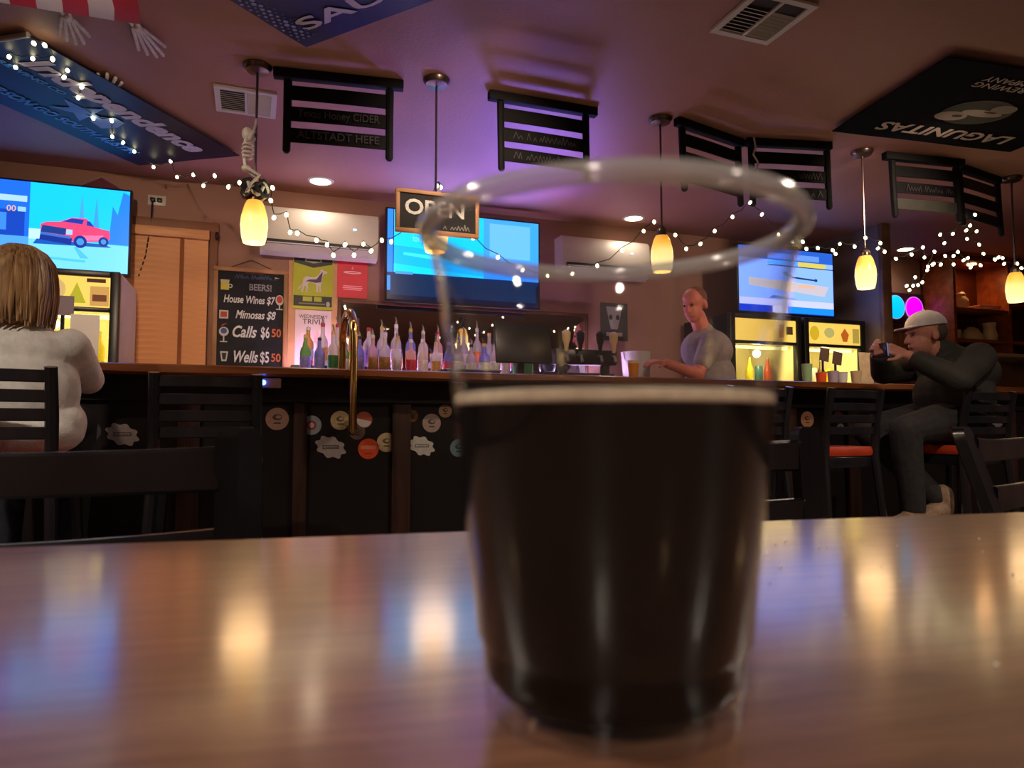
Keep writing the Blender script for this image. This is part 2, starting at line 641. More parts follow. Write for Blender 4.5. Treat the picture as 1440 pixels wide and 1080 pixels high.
def ladder_chair(name, label, loc, rz, recline, group=None):
    """ladder-back chair facing +Y, back along its -Y side"""
    t = thing(name, label, 'chair', loc, rz, group)
    w, zs = 0.20, 0.44
    link('seat', M().bx(-0.21, 0.21, -0.17, 0.22, zs, zs + 0.035, bev=0.012), mat('black vinyl seat', (0.012, 0.012, 0.013), 0.4, var=0.2), t, local=True)
    link('seat_frame', M().bx(-0.19, 0.19, -0.165, 0.2, zs - 0.05, zs), BLACKWOOD, t, local=True)
    for s in (-1, 1):
        link('leg', M().tube([(s * 0.19, 0.19, 0), (s * 0.185, 0.185, zs - 0.01)], [0.014, 0.02], 8), BLACKWOOD, t, local=True)
        # back post: five sided section with a ridge towards the back, rounded at the top
        rings = []
        for z in (0, 0.2, 0.44, 0.6, 0.7, 0.79, 0.806, 0.815, 0.82):
            k = {0.806: 0.98, 0.815: 0.86, 0.82: 0.55}.get(z, 1.0)
            hw, hd = 0.0215 * k, 0.014
            y = rec(-0.185, z, 0.5, recline)
            rings.append([(s * w - hw, y - 0.004, z), (s * w, y - hd, z), (s * w + hw, y - 0.004, z), (s * w + hw, y + hd, z), (s * w - hw, y + hd, z)])
        link('post', M().rings(rings), BLACKWOOD, t, local=True)
    for z0, z1 in ((0.757, 0.797), (0.672, 0.715), (0.587, 0.63)):
        y = rec(-0.18, (z0 + z1) / 2, 0.5, recline)
        link('slat', curved_slat(-w + 0.018, w - 0.018, z0, z1, y, 0.012, rise=0.004), BLACKWOOD, t, local=True)
    for s in (-1, 1):
        link('rung', M().cyl((s * 0.19, -0.18, 0.2), (s * 0.19, 0.185, 0.2), 0.009, n=8), BLACKWOOD, t, local=True)
    return t


ladder_chair('dining_chair', 'black ladder-back chair past the table edge beside the seated blonde person', (-0.212, 1.0, 0), 0.0, math.radians(14))
ladder_chair('dining_chair', 'black ladder-back chair half hidden behind the beer cup', (0.55, 0.62, 0), PI, math.radians(4))
ladder_chair('dining_chair', 'black ladder-back chair reflecting blue light near the man in a cap', (1.43, 0.695, 0), PI + math.radians(19), math.radians(17))

# ------------------------------------------------------------------ the bar
BARTOP = mat('live edge bar top', lin(128, 76, 44), 0.3, var=0.45, scale=3, stretch=(0.7, 6, 6), bump=0.2, bscale=12, coat=0.4)
BARFRONT = mat('dark oxblood panel', (0.008, 0.003, 0.003), 0.5, var=0.3, scale=5)
BARPLANK = mat('rough brown plank', lin(66, 36, 26), 0.65, var=0.4, scale=6, stretch=(4, 4, 0.5), bump=0.3, bscale=30)
bar = thing('bar_counter', 'long wooden bar with dark front panels and brown planks', 'bar', (1.0, 3.6, 0))
pts_top = []
rt = random.Random(3)
N = 70
front = [(-3.4 + 9.2 * i / N, 3.3 + rt.uniform(-0.008, 0.008)) for i in range(N + 1)]
mt = M()
rings = []
for x, y in front:
    dz = 0.003 * math.sin(x * 5)
    rings.append([(x, y + 0.012, 1.04 + dz), (x, y, 1.052 + dz), (x, y + 0.002, 1.079), (x, y + 0.012, 1.085), (x, 3.95, 1.085), (x, 3.95, 1.04)])
link('bar_top', mt.rings(rings), BARTOP, bar)
for k in range(-7, 12):
    xk = 0.21 + 0.478 * k
    link('front_panel', M().bx(xk + 0.001, xk + 0.477, 3.5, 3.53, 0.1, 1.039), BARFRONT, bar)
    wdt = 0.031 if k % 2 == 0 else 0.046
    if k > -7:
        link('plank', M().bx(xk - wdt, xk + wdt, 3.476, 3.499, 0.1, 0.93, bev=0.003), BARPLANK, bar)
link('top_rail', M().bx(-3.1, 5.7, 3.47, 3.4995, 0.935, 1.039), mat('black apron board', (0.012, 0.010, 0.010), 0.5, var=0.2), bar)
link('kick_board', M().bx(-3.1, 5.7, 3.52, 3.55, 0.0, 0.0995), BLACKMAT, bar)
link('back_panel', M().bx(-3.1, 5.7, 3.86, 3.88, 0.0, 1.039), BLACKMAT, bar)
for x in (-3.09, 5.69):
    link('end_panel', M().bx(x - 0.01, x + 0.01, 3.5305, 3.8595, 0.0, 1.039), BLACKMAT, bar)

# stickers and coasters on the bar front
STK = [  # X, Z, radius, kind, colour, label
    (0.107, 0.856, 0.052, 'disc', lin(196, 150, 130), 'round pinkish tan sticker on the bar front by the near chair post'),
    (0.262, 0.827, 0.046, 'disc', lin(170, 180, 190), 'round pale blue sticker with red centre beside a brown plank'),
    (0.352, 0.722, 0.07, 'badge', lin(196, 180, 172), 'scalloped white badge sticker below the brass rail'),
    (0.395, 0.85, 0.046, 'disc', lin(214, 186, 140), 'round cream sticker with curled emblem behind the brass rail'),
    (0.508, 0.853, 0.04, 'disc', lin(190, 96, 70), 'round red and white sticker just past the brass rail'),
    (0.476, 0.795, 0.038, 'disc', lin(120, 92, 82), 'round dull brown sticker under the red and white one'),
    (0.531, 0.713, 0.05, 'disc', lin(255, 92, 50), 'round bright orange sticker on the bar front'),
    (0.618, 0.743, 0.047, 'disc', lin(226, 196, 150), 'round cream sticker partly covered by a brown plank'),
    (0.795, 0.724, 0.064, 'badge', lin(232, 224, 212), 'scalloped bright white badge sticker beside the wide plank'),
    (0.844, 0.838, 0.047, 'disc', lin(186, 162, 150), 'round grey sticker with curled emblem near the cup'),
    (0.745, 0.873, 0.03, 'disc', lin(120, 84, 44), 'small amber sticker on the bar front near the cup'),
    (0.914, 0.899, 0.034, 'disc', lin(205, 160, 120), 'small tan sticker overlapping the edge of the cup'),
    (-0.533, 0.786, 0.064, 'badge', lin(200, 190, 190), 'scalloped white badge sticker next to the blonde person'),
    (-0.66, 0.80, 0.045, 'disc', lin(90, 84, 90), 'round grey sticker half hidden by the blonde person'),
    (0.985, 0.712, 0.045, 'disc', lin(120, 150, 150), 'round teal sticker low beside the cup'),
    (3.209, 0.864, 0.05, 'disc', lin(196, 140, 110), 'round tan sticker with purple centre above a chair post'),
    (3.02, 0.80, 0.026, 'disc', lin(200, 180, 170), 'small pale sticker left of the round tan one'),
    (3.46, 0.89, 0.035, 'badge', lin(150, 70, 70), 'small red badge sticker behind the empty red stool'),
    (3.47, 0.81, 0.03, 'disc', lin(200, 190, 170), 'small oval white sticker under the red badge'),
    (3.80, 0.78, 0.034, 'badge', lin(150, 150, 160), 'small grey sticker close to the man in a cap'),
    (4.86, 0.85, 0.05, 'badge', lin(170, 150, 175), 'pale lilac sticker low behind the stool of the man in a cap'),
    (4.98, 0.82, 0.045, 'disc', lin(150, 110, 165), 'round purple sticker at the far end of the bar front'),
]
for i, (x, z, r, kind, c, lab) in enumerate(STK):
    st = thing('sticker', lab, 'sticker', (x, 3.498, z), group='stickers on the bar front')
    if kind == 'disc':
        out = disc(0, 0, r, 28)
    else:
        out = []
        for k in range(48):
            a = 2 * PI * k / 48
            rr = r * (0.9 + 0.1 * math.cos(8 * a))
            px, py = rr * 1.1 * math.cos(a), rr * 0.72 * math.sin(a)
            out.append((px * 0.95 + py * 0.3, py - px * 0.35))
    yy = 3.4993 if not (0.62 < x < 0.76 or 0.18 < x < 0.25) else 3.4993
    bm_ = M().prism(out, (x, yy, z), (1, 0, 0), (0, 0, 1), 0.0012)
    link('backing', bm_, mat('sticker paper %d' % i, c, 0.55, var=0.08, scale=60), st)
    dark = tuple(v * 0.22 for v in c)
    if kind == 'disc':
        polys = [(dark, disc(0.0, 0.15 * r, 0.42 * r, 14, 0.28 * r)), (c, disc(0.1 * r, 0.18 * r, 0.25 * r, 12, 0.14 * r)), (dark, rect(-0.3 * r, -0.45 * r, 0.3 * r, -0.3 * r))]
        if i == 1:
            polys = [(lin(190, 70, 60), disc(0, 0, 0.5 * r, 16)), (lin(220, 215, 210), disc(0, 0, 0.28 * r, 14))]
        elif i == 4:
            polys = [(lin(235, 225, 215), [(0.9 * r * math.cos(a), 0.9 * r * math.sin(a)) for a in [PI + PI * k / 12 - 0.2 for k in range(13)]])]
        elif i == 6:
            polys = [(lin(255, 150, 110), rect(-0.75 * r, -0.05 * r, 0.75 * r, 0.3 * r)), (lin(210, 60, 30), rect(-0.35 * r, -0.55 * r, 0.35 * r, -0.4 * r))]
    else:
        polys = [(dark, [(x_, y_) for x_, y_ in rect(-0.55 * r, -0.12 * r, 0.55 * r, 0.14 * r)]), (c, rect(-0.48 * r, -0.06 * r, 0.48 * r, 0.08 * r))]
        polys += [(dark, q) for q in scribble(-0.42 * r, 0.42 * r, -0.04 * r, 0.1 * r, i, 0.02 * r)]
    prints('print', polys, (x, yy - 0.0013, z), (1, 0, 0), (0, 0, 1), PRINT, st, 0.00006)

# brass service rail, an upright hoop over the bar edge
rail = thing('brass_rail', 'polished brass service hoop rising over the bar edge', 'rail', (0.42, 3.3, 0.8))
path = [(0.424, 3.27, 0.80), (0.424, 3.27, 1.24)]
for k in range(1, 13):
    a = PI * (1 - k / 12)
    path.append((0.424, 3.49 + 0.22 * math.cos(a), 1.24 + 0.13 * math.sin(a)))
path.append((0.424, 3.71, 1.088))
link('hoop', M().tube(path, 0.019, 14), BRASS, rail)
link('foot', M().lathe([(0.045, 1.0855), (0.045, 1.092), (0.024, 1.1)], (0.424, 3.71, 0), n=20), BRASS, rail)
link('foot', M().cyl((0.424, 3.27, 0.835), (0.424, 3.4975, 0.835), 0.016), BRASS, rail)
link('end_cap', M().ball((0.424, 3.27, 0.80), 0.02), BRASS, rail)

# power controller under the bar edge, with a blue LED
pc = thing('light_controller', 'small pinkish box with glowing blue LED under the bar edge', 'controller', (0.07, 3.33, 1.0))
link('box', M().bx(0.03, 0.115, 3.31, 3.345, 0.99, 1.034, bev=0.004), mat('pinkish grey plastic', lin(150, 110, 110), 0.4, var=0.05), pc)
link('led', M().ball((0.04, 3.306, 1.014), (0.012, 0.008, 0.012)), mat('blue led', (0, 0, 0.1), emit=(0.05, 0.12, 1.0), estr=14), pc)
link('cable', M().tube([(0.115, 3.33, 1.012), (0.18, 3.34, 1.006), (0.26, 3.35, 1.03), (0.33, 3.36, 1.038)], 0.003, 6), BLACKPL, pc)

# ------------------------------------------------------------------ bar stools
REDSEAT = mat('red vinyl', lin(190, 62, 34), 0.4, var=0.12)


def bar_stool(label, loc, rz):
    t = thing('bar_stool', label, 'stool', loc, rz, 'bar stools')
    w = 0.165
    link('seat_cushion', M().bx(-0.19, 0.19, -0.17, 0.2, 0.672, 0.722, bev=0.018), REDSEAT, t, local=True)
    link('seat_frame', M().bx(-0.18, 0.18, -0.16, 0.19, 0.62, 0.6715, bev=0.004), BLACKWOOD, t, local=True)
    for s in (-1, 1):
        link('leg', M().tube([(s * 0.2, 0.21, 0), (s * 0.165, 0.17, 0.62)], [0.017, 0.019], 8), BLACKWOOD, t, local=True)
        link('post', M().tube([(s * 0.2, -0.22, 0), (s * w, -0.165, 0.68), (s * w, -0.18, 0.85), (s * w, -0.215, 1.005)], [0.017, 0.02, 0.02, 0.019], 8), BLACKWOOD, t, local=True)
    for z0 in (0.968, 0.907, 0.849, 0.792):
        y = rec(-0.172, z0, 0.8, 0.2)
        link('slat', curved_slat(-w, w, z0 - 0.012, z0 + 0.027, y, 0.03, 0.012), BLACKWOOD, t, local=True)
    for p, q in (((-0.19, 0.2, 0.25), (0.19, 0.2, 0.25)), ((-0.19, -0.205, 0.33), (0.19, -0.205, 0.33)),
                 ((-0.19, -0.2, 0.29), (-0.19, 0.2, 0.29)), ((0.19, -0.2, 0.29), (0.19, 0.2, 0.29))):
        link('rung', M().cyl(p, q, 0.011, n=8), BLACKWOOD, t, local=True)
    return t


stool = bar_stool('empty black slat-back bar stool beside the blonde person', (-0.154, 2.90, 0), 0.0)
for lab, loc, rz in (
    ('black slat-back bar stool the blonde person sits on', (-0.755, 2.76, 0), 0.0),
    ('empty black bar stool partly hidden by the beer cup', (2.18, 2.88, 0), 0.0),
    ('empty black bar stool with red seat beside the man in a cap', (2.74, 2.88, 0), 0.05),
    ('black bar stool with red seat under the man in a cap', (3.60, 2.83, 0), 0.0),
):
    copy_thing(stool, loc, rz, lab, 'bar stools')

# ------------------------------------------------------------------ back bar: counters, bottles, mirror
CABWOOD = mat('dark back bar cabinet', lin(60, 38, 30), 0.5, var=0.3, scale=5)


def back_counter(x0, x1, label):
    t = thing('back_counter', label, 'cabinet', ((x0 + x1) / 2, 4.7, 0))
    link('body', M().bx(x0, x1, 4.42, 4.96, 0.08, 0.98), CABWOOD, t)
    link('worktop', M().bx(x0, x1, 4.38, 4.97, 0.981, 1.02, bev=0.005), mat('steel worktop', (0.4, 0.4, 0.42), 0.3, 0.9, var=0.1), t)
    n = max(1, round((x1 - x0) / 0.55))
    for k in range(n):
        a = x0 + (x1 - x0) * k / n + 0.01
        e = x0 + (x1 - x0) * (k + 1) / n - 0.01
        d = link('door', M().bx(a, e, 4.40, 4.419, 0.1, 0.97, bev=0.004), CABWOOD, t)
        link('handle', M().cyl(((a + e) / 2 - 0.06, 4.385, 0.9), ((a + e) / 2 + 0.06, 4.385, 0.9), 0.006, n=8), STEEL, d)
    return t


back_counter(-0.66, 2.52, 'dark back counter under the rows of liquor bottles')
back_counter(2.53, 3.27, 'short dark back counter behind the bartender')
back_counter(4.78, 7.4, 'dark back counter under the wooden hutch shelves')
ris = thing('bottle_riser', 'stepped dark riser shelf carrying the liquor bottles', 'riser', (1.2, 4.7, 1.02))
link('lower_step', M().bx(0.22, 2.5, 4.5, 4.66, 1.021, 1.15, bev=0.003), BLACKPL, ris)
link('upper_step', M().bx(0.22, 2.5, 4.661, 4.86, 1.021, 1.21, bev=0.003), BLACKPL, ris)
LEDV = mat('violet led strip', (0.02, 0.02, 0.02), emit=(0.78, 0.52, 1.0), estr=110)
for y, z in ((4.662, 1.153), (4.855, 1.213)):
    link('led_strip', M().bx(0.24, 2.48, y - 0.006 if z > 1.2 else y + 0.0, y + 0.002 if z > 1.2 else y + 0.006, z - 0.002, z + 0.006), LEDV, ris) if z > 1.2 else \
        link('led_strip', M().bx(0.24, 2.48, 4.652, 4.6605, 1.1505, 1.158), LEDV, ris)

mir = thing('back_bar_mirror', 'wide mirror on the wall behind the liquor bottles', 'mirror', (1.45, 4.98, 1.1))
link('glass', M().bx(0.56, 2.42, 4.984, 4.992, 1.23, 1.675), mat('mirror glass', (0.78, 0.76, 0.78), 0.02, 1.0, var=0.01), mir)
link('frame', M().bx(0.535, 0.559, 4.975, 4.9985, 1.2, 1.70, bev=0.003), mat('mirror frame wood', lin(92, 50, 34), 0.4, var=0.2), mir)
link('frame', M().bx(0.56, 2.42, 4.975, 4.9985, 1.676, 1.70, bev=0.003), MATS['mirror frame wood'], mir)
link('frame', M().bx(2.421, 2.445, 4.975, 4.9985, 1.2, 1.70, bev=0.003), MATS['mirror frame wood'], mir)

GLASSC = [((0.92, 0.88, 0.95), 'clear'), ((0.95, 0.62, 0.68), 'pink'), ((0.8, 0.45, 0.15), 'amber'), ((0.25, 0.55, 0.2), 'green'), ((0.3, 0.35, 0.9), 'blue')]


def bottle_mat(c, k):
    return mat('%s bottle glass' % k, c, 0.12, trans=0.5, ior=1.2, var=0.03)


def bottle(x, y, z, h, r, kind, label_c, cap_c, lab, spout=True):
    t = thing('liquor_bottle', lab, 'bottle', (x, y, z), group='liquor bottles on the riser')
    c, k = GLASSC[kind]
    prof = [(r * 0.9, 0.0005), (r, 0.008), (r, h * 0.55), (r * 0.85, h * 0.64), (r * 0.36, h * 0.74), (r * 0.33, h * 0.92)]
    link('glass', M().lathe(prof, (x, y, z), n=16), bottle_mat(c, k), t)
    link('label', M().lathe([(r + 0.0006, h * 0.14), (r + 0.0006, h * 0.44)], (x, y, z), n=16, caps=False), mat('bottle label %d' % (hash(label_c) % 9999), label_c, 0.6, var=0.25, scale=50), t)
    link('cap', M().lathe([(r * 0.38, h * 0.9205), (r * 0.38, h), (r * 0.25, h * 1.01)], (x, y, z), n=12), mat('cap %d' % (hash(cap_c) % 9999), cap_c, 0.35, var=0.05), t)
    if spout:
        link('pour_spout', M().tube([(x, y, z + h * 1.008), (x, y, z + h * 1.09), (x - 0.008, y - 0.01, z + h * 1.17)], [0.008, 0.006, 0.004], 8), STEEL, t)
    return t


rb = random.Random(11)
LABC = [lin(230, 210, 220), lin(240, 236, 232), lin(214, 60, 84), lin(200, 150, 90), lin(60, 120, 60), lin(230, 120, 60), lin(150, 140, 220)]
CAPC = [lin(240, 230, 240), lin(30, 25, 30), lin(190, 40, 60), lin(220, 180, 110)]
cname = {0: 'clear', 1: 'pink', 2: 'amber', 3: 'green', 4: 'blue'}
lname = ['lilac', 'white', 'crimson', 'tan', 'dark green', 'orange', 'violet']
capn = ['white', 'black', 'red', 'gold']
seen = {}
ordn = ['first', 'second', 'third', 'fourth', 'fifth', 'sixth', 'seventh', 'eighth', 'ninth', 'tenth', 'eleventh', 'twelfth', 'thirteenth', 'fourteenth', 'fifteenth', 'sixteenth', 'seventeenth', 'eighteenth', 'nineteenth', 'twentieth']
for row, (yy, zz, xs0, step, nb) in enumerate(((4.58, 1.1505, 0.30, 0.083, 19), (4.76, 1.2105, 0.33, 0.095, 17))):
    for k in range(nb):
        x = xs0 + step * k + rb.uniform(-0.008, 0.008)
        kd = rb.choice([0, 0, 0, 0, 1, 1, 0, 2, 3, 4])
        lc = rb.randrange(7)
        cc = rb.randrange(4)
        h = rb.uniform(0.22, 0.27) if row == 0 else rb.uniform(0.25, 0.30)
        lab = '%s glass bottle, %s label, %s cap, %s along the %s riser step' % (cname[kd], lname[lc], capn[cc], ordn[k], 'lower' if row == 0 else 'upper')
        bottle(x, yy + rb.uniform(-0.02, 0.02), zz, h, rb.uniform(0.031, 0.038), kd, LABC[lc], CAPC[cc], lab, spout=rb.random() < 0.7)

# black drip tray box in front of the bottles
bb = thing('black_tray', 'low black box in front of the liquor bottles', 'tray', (1.1, 3.85, 1.085))
link('body', M().bx(0.99, 1.30, 3.76, 3.93, 1.0855, 1.13, bev=0.006), BLACKPL, bb)
link('lip', M().bx(0.985, 1.305, 3.755, 3.935, 1.1305, 1.138, bev=0.002), mat('grey tray lip', (0.25, 0.25, 0.28), 0.3, var=0.1), bb)

# ------------------------------------------------------------------ wall pieces: chalkboard, posters, air conditioners
cb = thing('menu_chalkboard', 'framed drinks menu chalkboard hanging beside the window blind', 'chalkboard', (-0.03, 4.98, 1.2))
bx0, bx1, bz0, bz1 = -0.26, 0.205, 1.17, 1.868
link('slate', M().bx(bx0 + 0.028, bx1 - 0.028, 4.972, 4.985, bz0 + 0.028, bz1 - 0.028), SLATE, cb)
for a in ((bx0, bx1, bz1 - 0.028, bz1), (bx0, bx1, bz0, bz0 + 0.028), (bx0, bx0 + 0.028, bz0 + 0.0285, bz1 - 0.0285), (bx1 - 0.028, bx1, bz0 + 0.0285, bz1 - 0.0285)):
    link('frame', M().bx(a[0], a[1], 4.96, 4.99, a[2], a[3], bev=0.003), OAK, cb)
link('hanging_wire', M().tube([(bx0 + 0.1, 4.98, bz1), (-0.03, 4.99, bz1 + 0.06), (bx1 - 0.1, 4.98, bz1)], 0.002, 5), BLACKPL, cb)
EX, EZ = (1, 0, 0), (0, 0, 1)
yt = 4.9715


def ctext(s, x, z, size, m=CHALK, width=None, shear=0.0, offset=0.0015):
    text(s, (x, yt, z), EX, EZ, size, m, cb, width=width, shear=shear, offset=offset)


ctext('BEERS!', 0.03, 1.74, 0.06, mat('faint chalk', (0.35, 0.34, 0.38), 0.9, var=0.2, scale=60), 0.14)
ctext('House Wines $7', -0.04, 1.655, 0.07, width=0.32, shear=0.2)
ctext('Mimosas $8', 0.0, 1.555, 0.075, width=0.25, shear=0.3)
ctext('Calls', -0.07, 1.44, 0.105, width=0.15, shear=0.3, offset=0.0025)
ctext('$6', 0.065, 1.44, 0.1, width=0.055, offset=0.002)
ctext('50', 0.135, 1.44, 0.075, CHALKORANGE, width=0.06)
ctext('Wells', -0.06, 1.275, 0.105, width=0.15, shear=0.3, offset=0.0025)
ctext('$5', 0.065, 1.275, 0.1, width=0.055, offset=0.002)
ctext('50', 0.135, 1.275, 0.075, CHALKORANGE, width=0.06)
blue_c, yel_c, red_c, wh_c, dk = lin(70, 90, 150), lin(214, 200, 70), lin(190, 60, 44), lin(200, 198, 190), (0.012, 0.012, 0.014)
polys = [(lin(52, 66, 110), q) for q in scribble(-0.13, 0.12, 1.795, 0.032, 5, 0.006)]
polys += [(lin(120, 50, 40), q) for q in scribble(-0.07, 0.05, 1.832, 0.008, 6, 0.003)]
polys += [(wh_c, [(0.12, 1.808), (0.15, 1.812), (0.12, 1.818)]),
          (yel_c, rect(-0.215, 1.715, -0.165, 1.775)), (wh_c, rect(-0.217, 1.768, -0.163, 1.783)), (wh_c, disc(-0.157, 1.742, 0.014)), (dk, disc(-0.157, 1.742, 0.008)),
          (wh_c, disc(0.152, 1.665, 0.026, ry=0.035)), (red_c, disc(0.152, 1.67, 0.018, ry=0.024)), (wh_c, rect(0.148, 1.605, 0.156, 1.64)), (wh_c, rect(0.13, 1.6, 0.174, 1.607)),
          (wh_c, rect(-0.22, 1.525, -0.165, 1.58)), (red_c, rect(-0.212, 1.535, -0.173, 1.57)),
          (wh_c, disc(-0.19, 1.44, 0.03)), (blue_c, disc(-0.19, 1.445, 0.019)), (wh_c, rect(-0.194, 1.375, -0.186, 1.42)), (wh_c, rect(-0.212, 1.37, -0.168, 1.377)), (red_c, [(-0.21, 1.47), (-0.17, 1.495), (-0.2, 1.488)]),
          (wh_c, [(-0.21, 1.31), (-0.16, 1.31), (-0.17, 1.245), (-0.2, 1.245)]), (dk, [(-0.2, 1.3), (-0.17, 1.3), (-0.177, 1.256), (-0.193, 1.256)])]
ns_ = len(scribble(-0.13, 0.12, 1.795, 0.032, 5, 0.006)) + len(scribble(-0.07, 0.05, 1.832, 0.008, 6, 0.003))
prints('chalk_writing', polys[:ns_], (0, yt, 0), EX, EZ, PRINT, cb, 0.00003)
k_ = ns_
for cnt, nm in ((1, 'chalk_arrow'), (4, 'chalk_mug'), (4, 'chalk_wine_glass'), (2, 'chalk_tumbler'), (5, 'chalk_goblet'), (2, 'chalk_shot_glass')):
    prints(nm, polys[k_:k_ + cnt], (0, yt, 0), EX, EZ, PRINT, cb, 0.0001)
    k_ += cnt

tanp = thing('notice_board', 'tan board on the wall behind the trivia poster', 'board', (0.37, 4.99, 1.2))
link('panel', M().bx(0.208, 0.533, 4.988, 4.998, 1.1, 1.94), mat('tan board', lin(206, 158, 106), 0.6, var=0.1), tanp)
link('edge_strip', M().bx(0.206, 0.536, 4.986, 4.998, 1.9405, 1.95), mat('tan edging', lin(170, 120, 80), 0.5, var=0.1), tanp)


def poster(name, label, x0, x1, z0, z1, base, polys, y=4.984, texts=()):
    t = thing(name, label, 'poster', ((x0 + x1) / 2, y, z0))
    link('sheet', M().bx(x0, x1, y, y + 0.002, z0, z1), mat(name + ' paper', base, 0.45, var=0.04), t)
    if polys:
        prints('print', polys, (x0, y, z0), (x1 - x0, 0, 0), (0, 0, z1 - z0), PRINTSATIN, t, 0.00008)
    for s, fx, fz, size, m, w in texts:
        text(s, (x0 + fx * (x1 - x0), y - 0.0012, z0 + fz * (z1 - z0)), EX, EZ, size, m, t, width=w, extrude=0.0003)
    return t


INK = mat('black ink', (0.02, 0.02, 0.022), 0.6, var=0.1)
WINK = mat('white ink', (0.75, 0.72, 0.72), 0.6, var=0.1)
yg = lin(178, 186, 20)
K = (0.008, 0.008, 0.01)
dogb = lin(214, 200, 190)
dog = [(0.10, 0.34), (0.16, 0.40), (0.24, 0.46), (0.26, 0.55), (0.33, 0.60), (0.48, 0.585), (0.58, 0.60), (0.66, 0.66), (0.69, 0.73), (0.73, 0.745), (0.76, 0.72), (0.85, 0.70), (0.85, 0.67), (0.77, 0.655),
       (0.73, 0.60), (0.72, 0.50), (0.70, 0.44), (0.70, 0.34), (0.73, 0.32), (0.66, 0.32), (0.655, 0.43), (0.63, 0.44), (0.62, 0.34), (0.64, 0.32), (0.575, 0.32), (0.58, 0.45), (0.46, 0.49), (0.40, 0.49),
       (0.36, 0.44), (0.38, 0.39), (0.35, 0.33), (0.38, 0.31), (0.31, 0.31), (0.33, 0.39), (0.30, 0.43), (0.28, 0.39), (0.25, 0.33), (0.27, 0.31), (0.20, 0.31), (0.235, 0.40), (0.25, 0.44), (0.17, 0.37)]
dogshade = [(0.30, 0.50), (0.40, 0.54), (0.58, 0.55), (0.67, 0.64), (0.74, 0.70), (0.72, 0.60), (0.70, 0.50), (0.56, 0.485), (0.38, 0.505)]
poster('dog_poster', 'yellow-green and black poster with a standing dog emblem', 0.236, 0.50, 1.62, 1.995, yg,
       [(K, [(0.02, 0.98), (0.02, 0.84), (0.5, 0.76), (0.98, 0.84), (0.98, 0.98)]), (K, rect(0.02, 0.05, 0.98, 0.24)), (yg, rect(0.25, 0.14, 0.48, 0.225)), (yg, rect(0.53, 0.14, 0.72, 0.225)),
        (lin(150, 150, 110), [(0.3, 0.93), (0.28, 0.87), (0.5, 0.84), (0.72, 0.87), (0.7, 0.93)]), (K, rect(0.33, 0.88, 0.67, 0.91)), (lin(120, 110, 90), rect(0.15, 0.085, 0.8, 0.11)), (lin(170, 160, 150), disc(0.88, 0.1, 0.05)),
        (dogb, dog), (lin(60, 30, 60), dogshade)])
poster('red_poster', 'plain red poster with white print beside the air conditioner', 0.528, 0.735, 1.712, 1.992, lin(214, 20, 50),
       [(lin(250, 190, 200), disc(0.5, 0.64, 0.3, ry=0.035)), (lin(214, 20, 50), disc(0.5, 0.64, 0.2, ry=0.012)), (lin(235, 120, 130), [(0.46, 0.72), (0.54, 0.72), (0.5, 0.8)]),
        (lin(245, 150, 160), rect(0.2, 0.29, 0.82, 0.31)), (lin(245, 150, 160), rect(0.18, 0.24, 0.84, 0.265)), (lin(245, 150, 160), rect(0.2, 0.2, 0.8, 0.22))])
poster('trivia_poster', 'white trivia night poster under the yellow dog poster', 0.255, 0.492, 1.16, 1.612, lin(222, 200, 186),
       [(lin(225, 170, 160), [(0.5, 0.5), (0.7, 0.5), (0.66, 0.85 * 0.8), (0.6, 0.7)]), (K, disc(0.28, 0.48, 0.035, ry=0.03)), (lin(190, 40, 60), rect(0.15, 0.15, 0.19, 0.36)), (lin(210, 150, 160), rect(0.2, 0.2, 0.75, 0.3)),
        (lin(190, 150, 190), disc(0.55, 0.33, 0.16, ry=0.05)), (lin(230, 150, 140), [(0.58, 0.4), (0.66, 0.4), (0.63, 0.6), (0.61, 0.6)])],
       texts=(('WEDNESDAY', 0.5, 0.90, 0.034, INK, 0.19), ('TRIVIA', 0.52, 0.82, 0.05, INK, 0.15)))
poster('grey_poster', 'black and white poster on the back wall between two televisions', 2.56, 2.80, 1.5, 1.80, (0.03, 0.03, 0.035),
       [(lin(150, 146, 150), [(0.2, 0.9), (0.8, 0.9), (0.7, 0.55), (0.62, 0.3), (0.38, 0.3), (0.3, 0.55)]), (K, disc(0.37, 0.62, 0.07)), (K, disc(0.63, 0.62, 0.07)), (lin(190, 180, 170), rect(0.2, 0.12, 0.8, 0.22))], y=4.99)


def mini_split(label, x0, x1, z0, z1):
    t = thing('air_conditioner', label, 'air conditioner', ((x0 + x1) / 2, 4.9, z0))
    h = z1 - z0
    pr_ = [(4.998, z0 + 0.03), (4.93, z0), (4.87, z0 + 0.018), (4.845, z0 + 0.075), (4.838, z0 + 0.11), (4.845, z1 - 0.03), (4.87, z1), (4.998, z1)]
    link('casing', M().rings([[(x0, y, z) for y, z in pr_], [(x0 + 0.001, y, z) for y, z in pr_], [(x1 - 0.001, y, z) for y, z in pr_], [(x1, y, z) for y, z in pr_]]), WHITEPL, t)
    link('air_slot', M().bx(x0 + 0.03, x1 - 0.05, 4.834, 4.856, z0 + 0.062, z0 + 0.092), BLACKPL, t)
    link('louver', M().box(((x0 + x1) / 2 - 0.01, 4.848, z0 + 0.052), (x1 - x0 - 0.1, 0.05, 0.006), rot=Matrix.Rotation(-0.9, 4, 'X')), WHITEPL, t)
    link('display', M().bx(x1 - 0.17, x1 - 0.15, 4.8355, 4.84, z0 + 0.195, z0 + 0.205), mat('ac display', (0.2, 0.3, 0.4), emit=(0.3, 0.7, 1.0), estr=3), t)
    return t


mini_split('long white wall air conditioner above the red poster', 0.02, 0.785, 1.955, 2.27)
mini_split('white wall air conditioner seen through the clear cup', 2.17, 2.92, 1.97, 2.27)

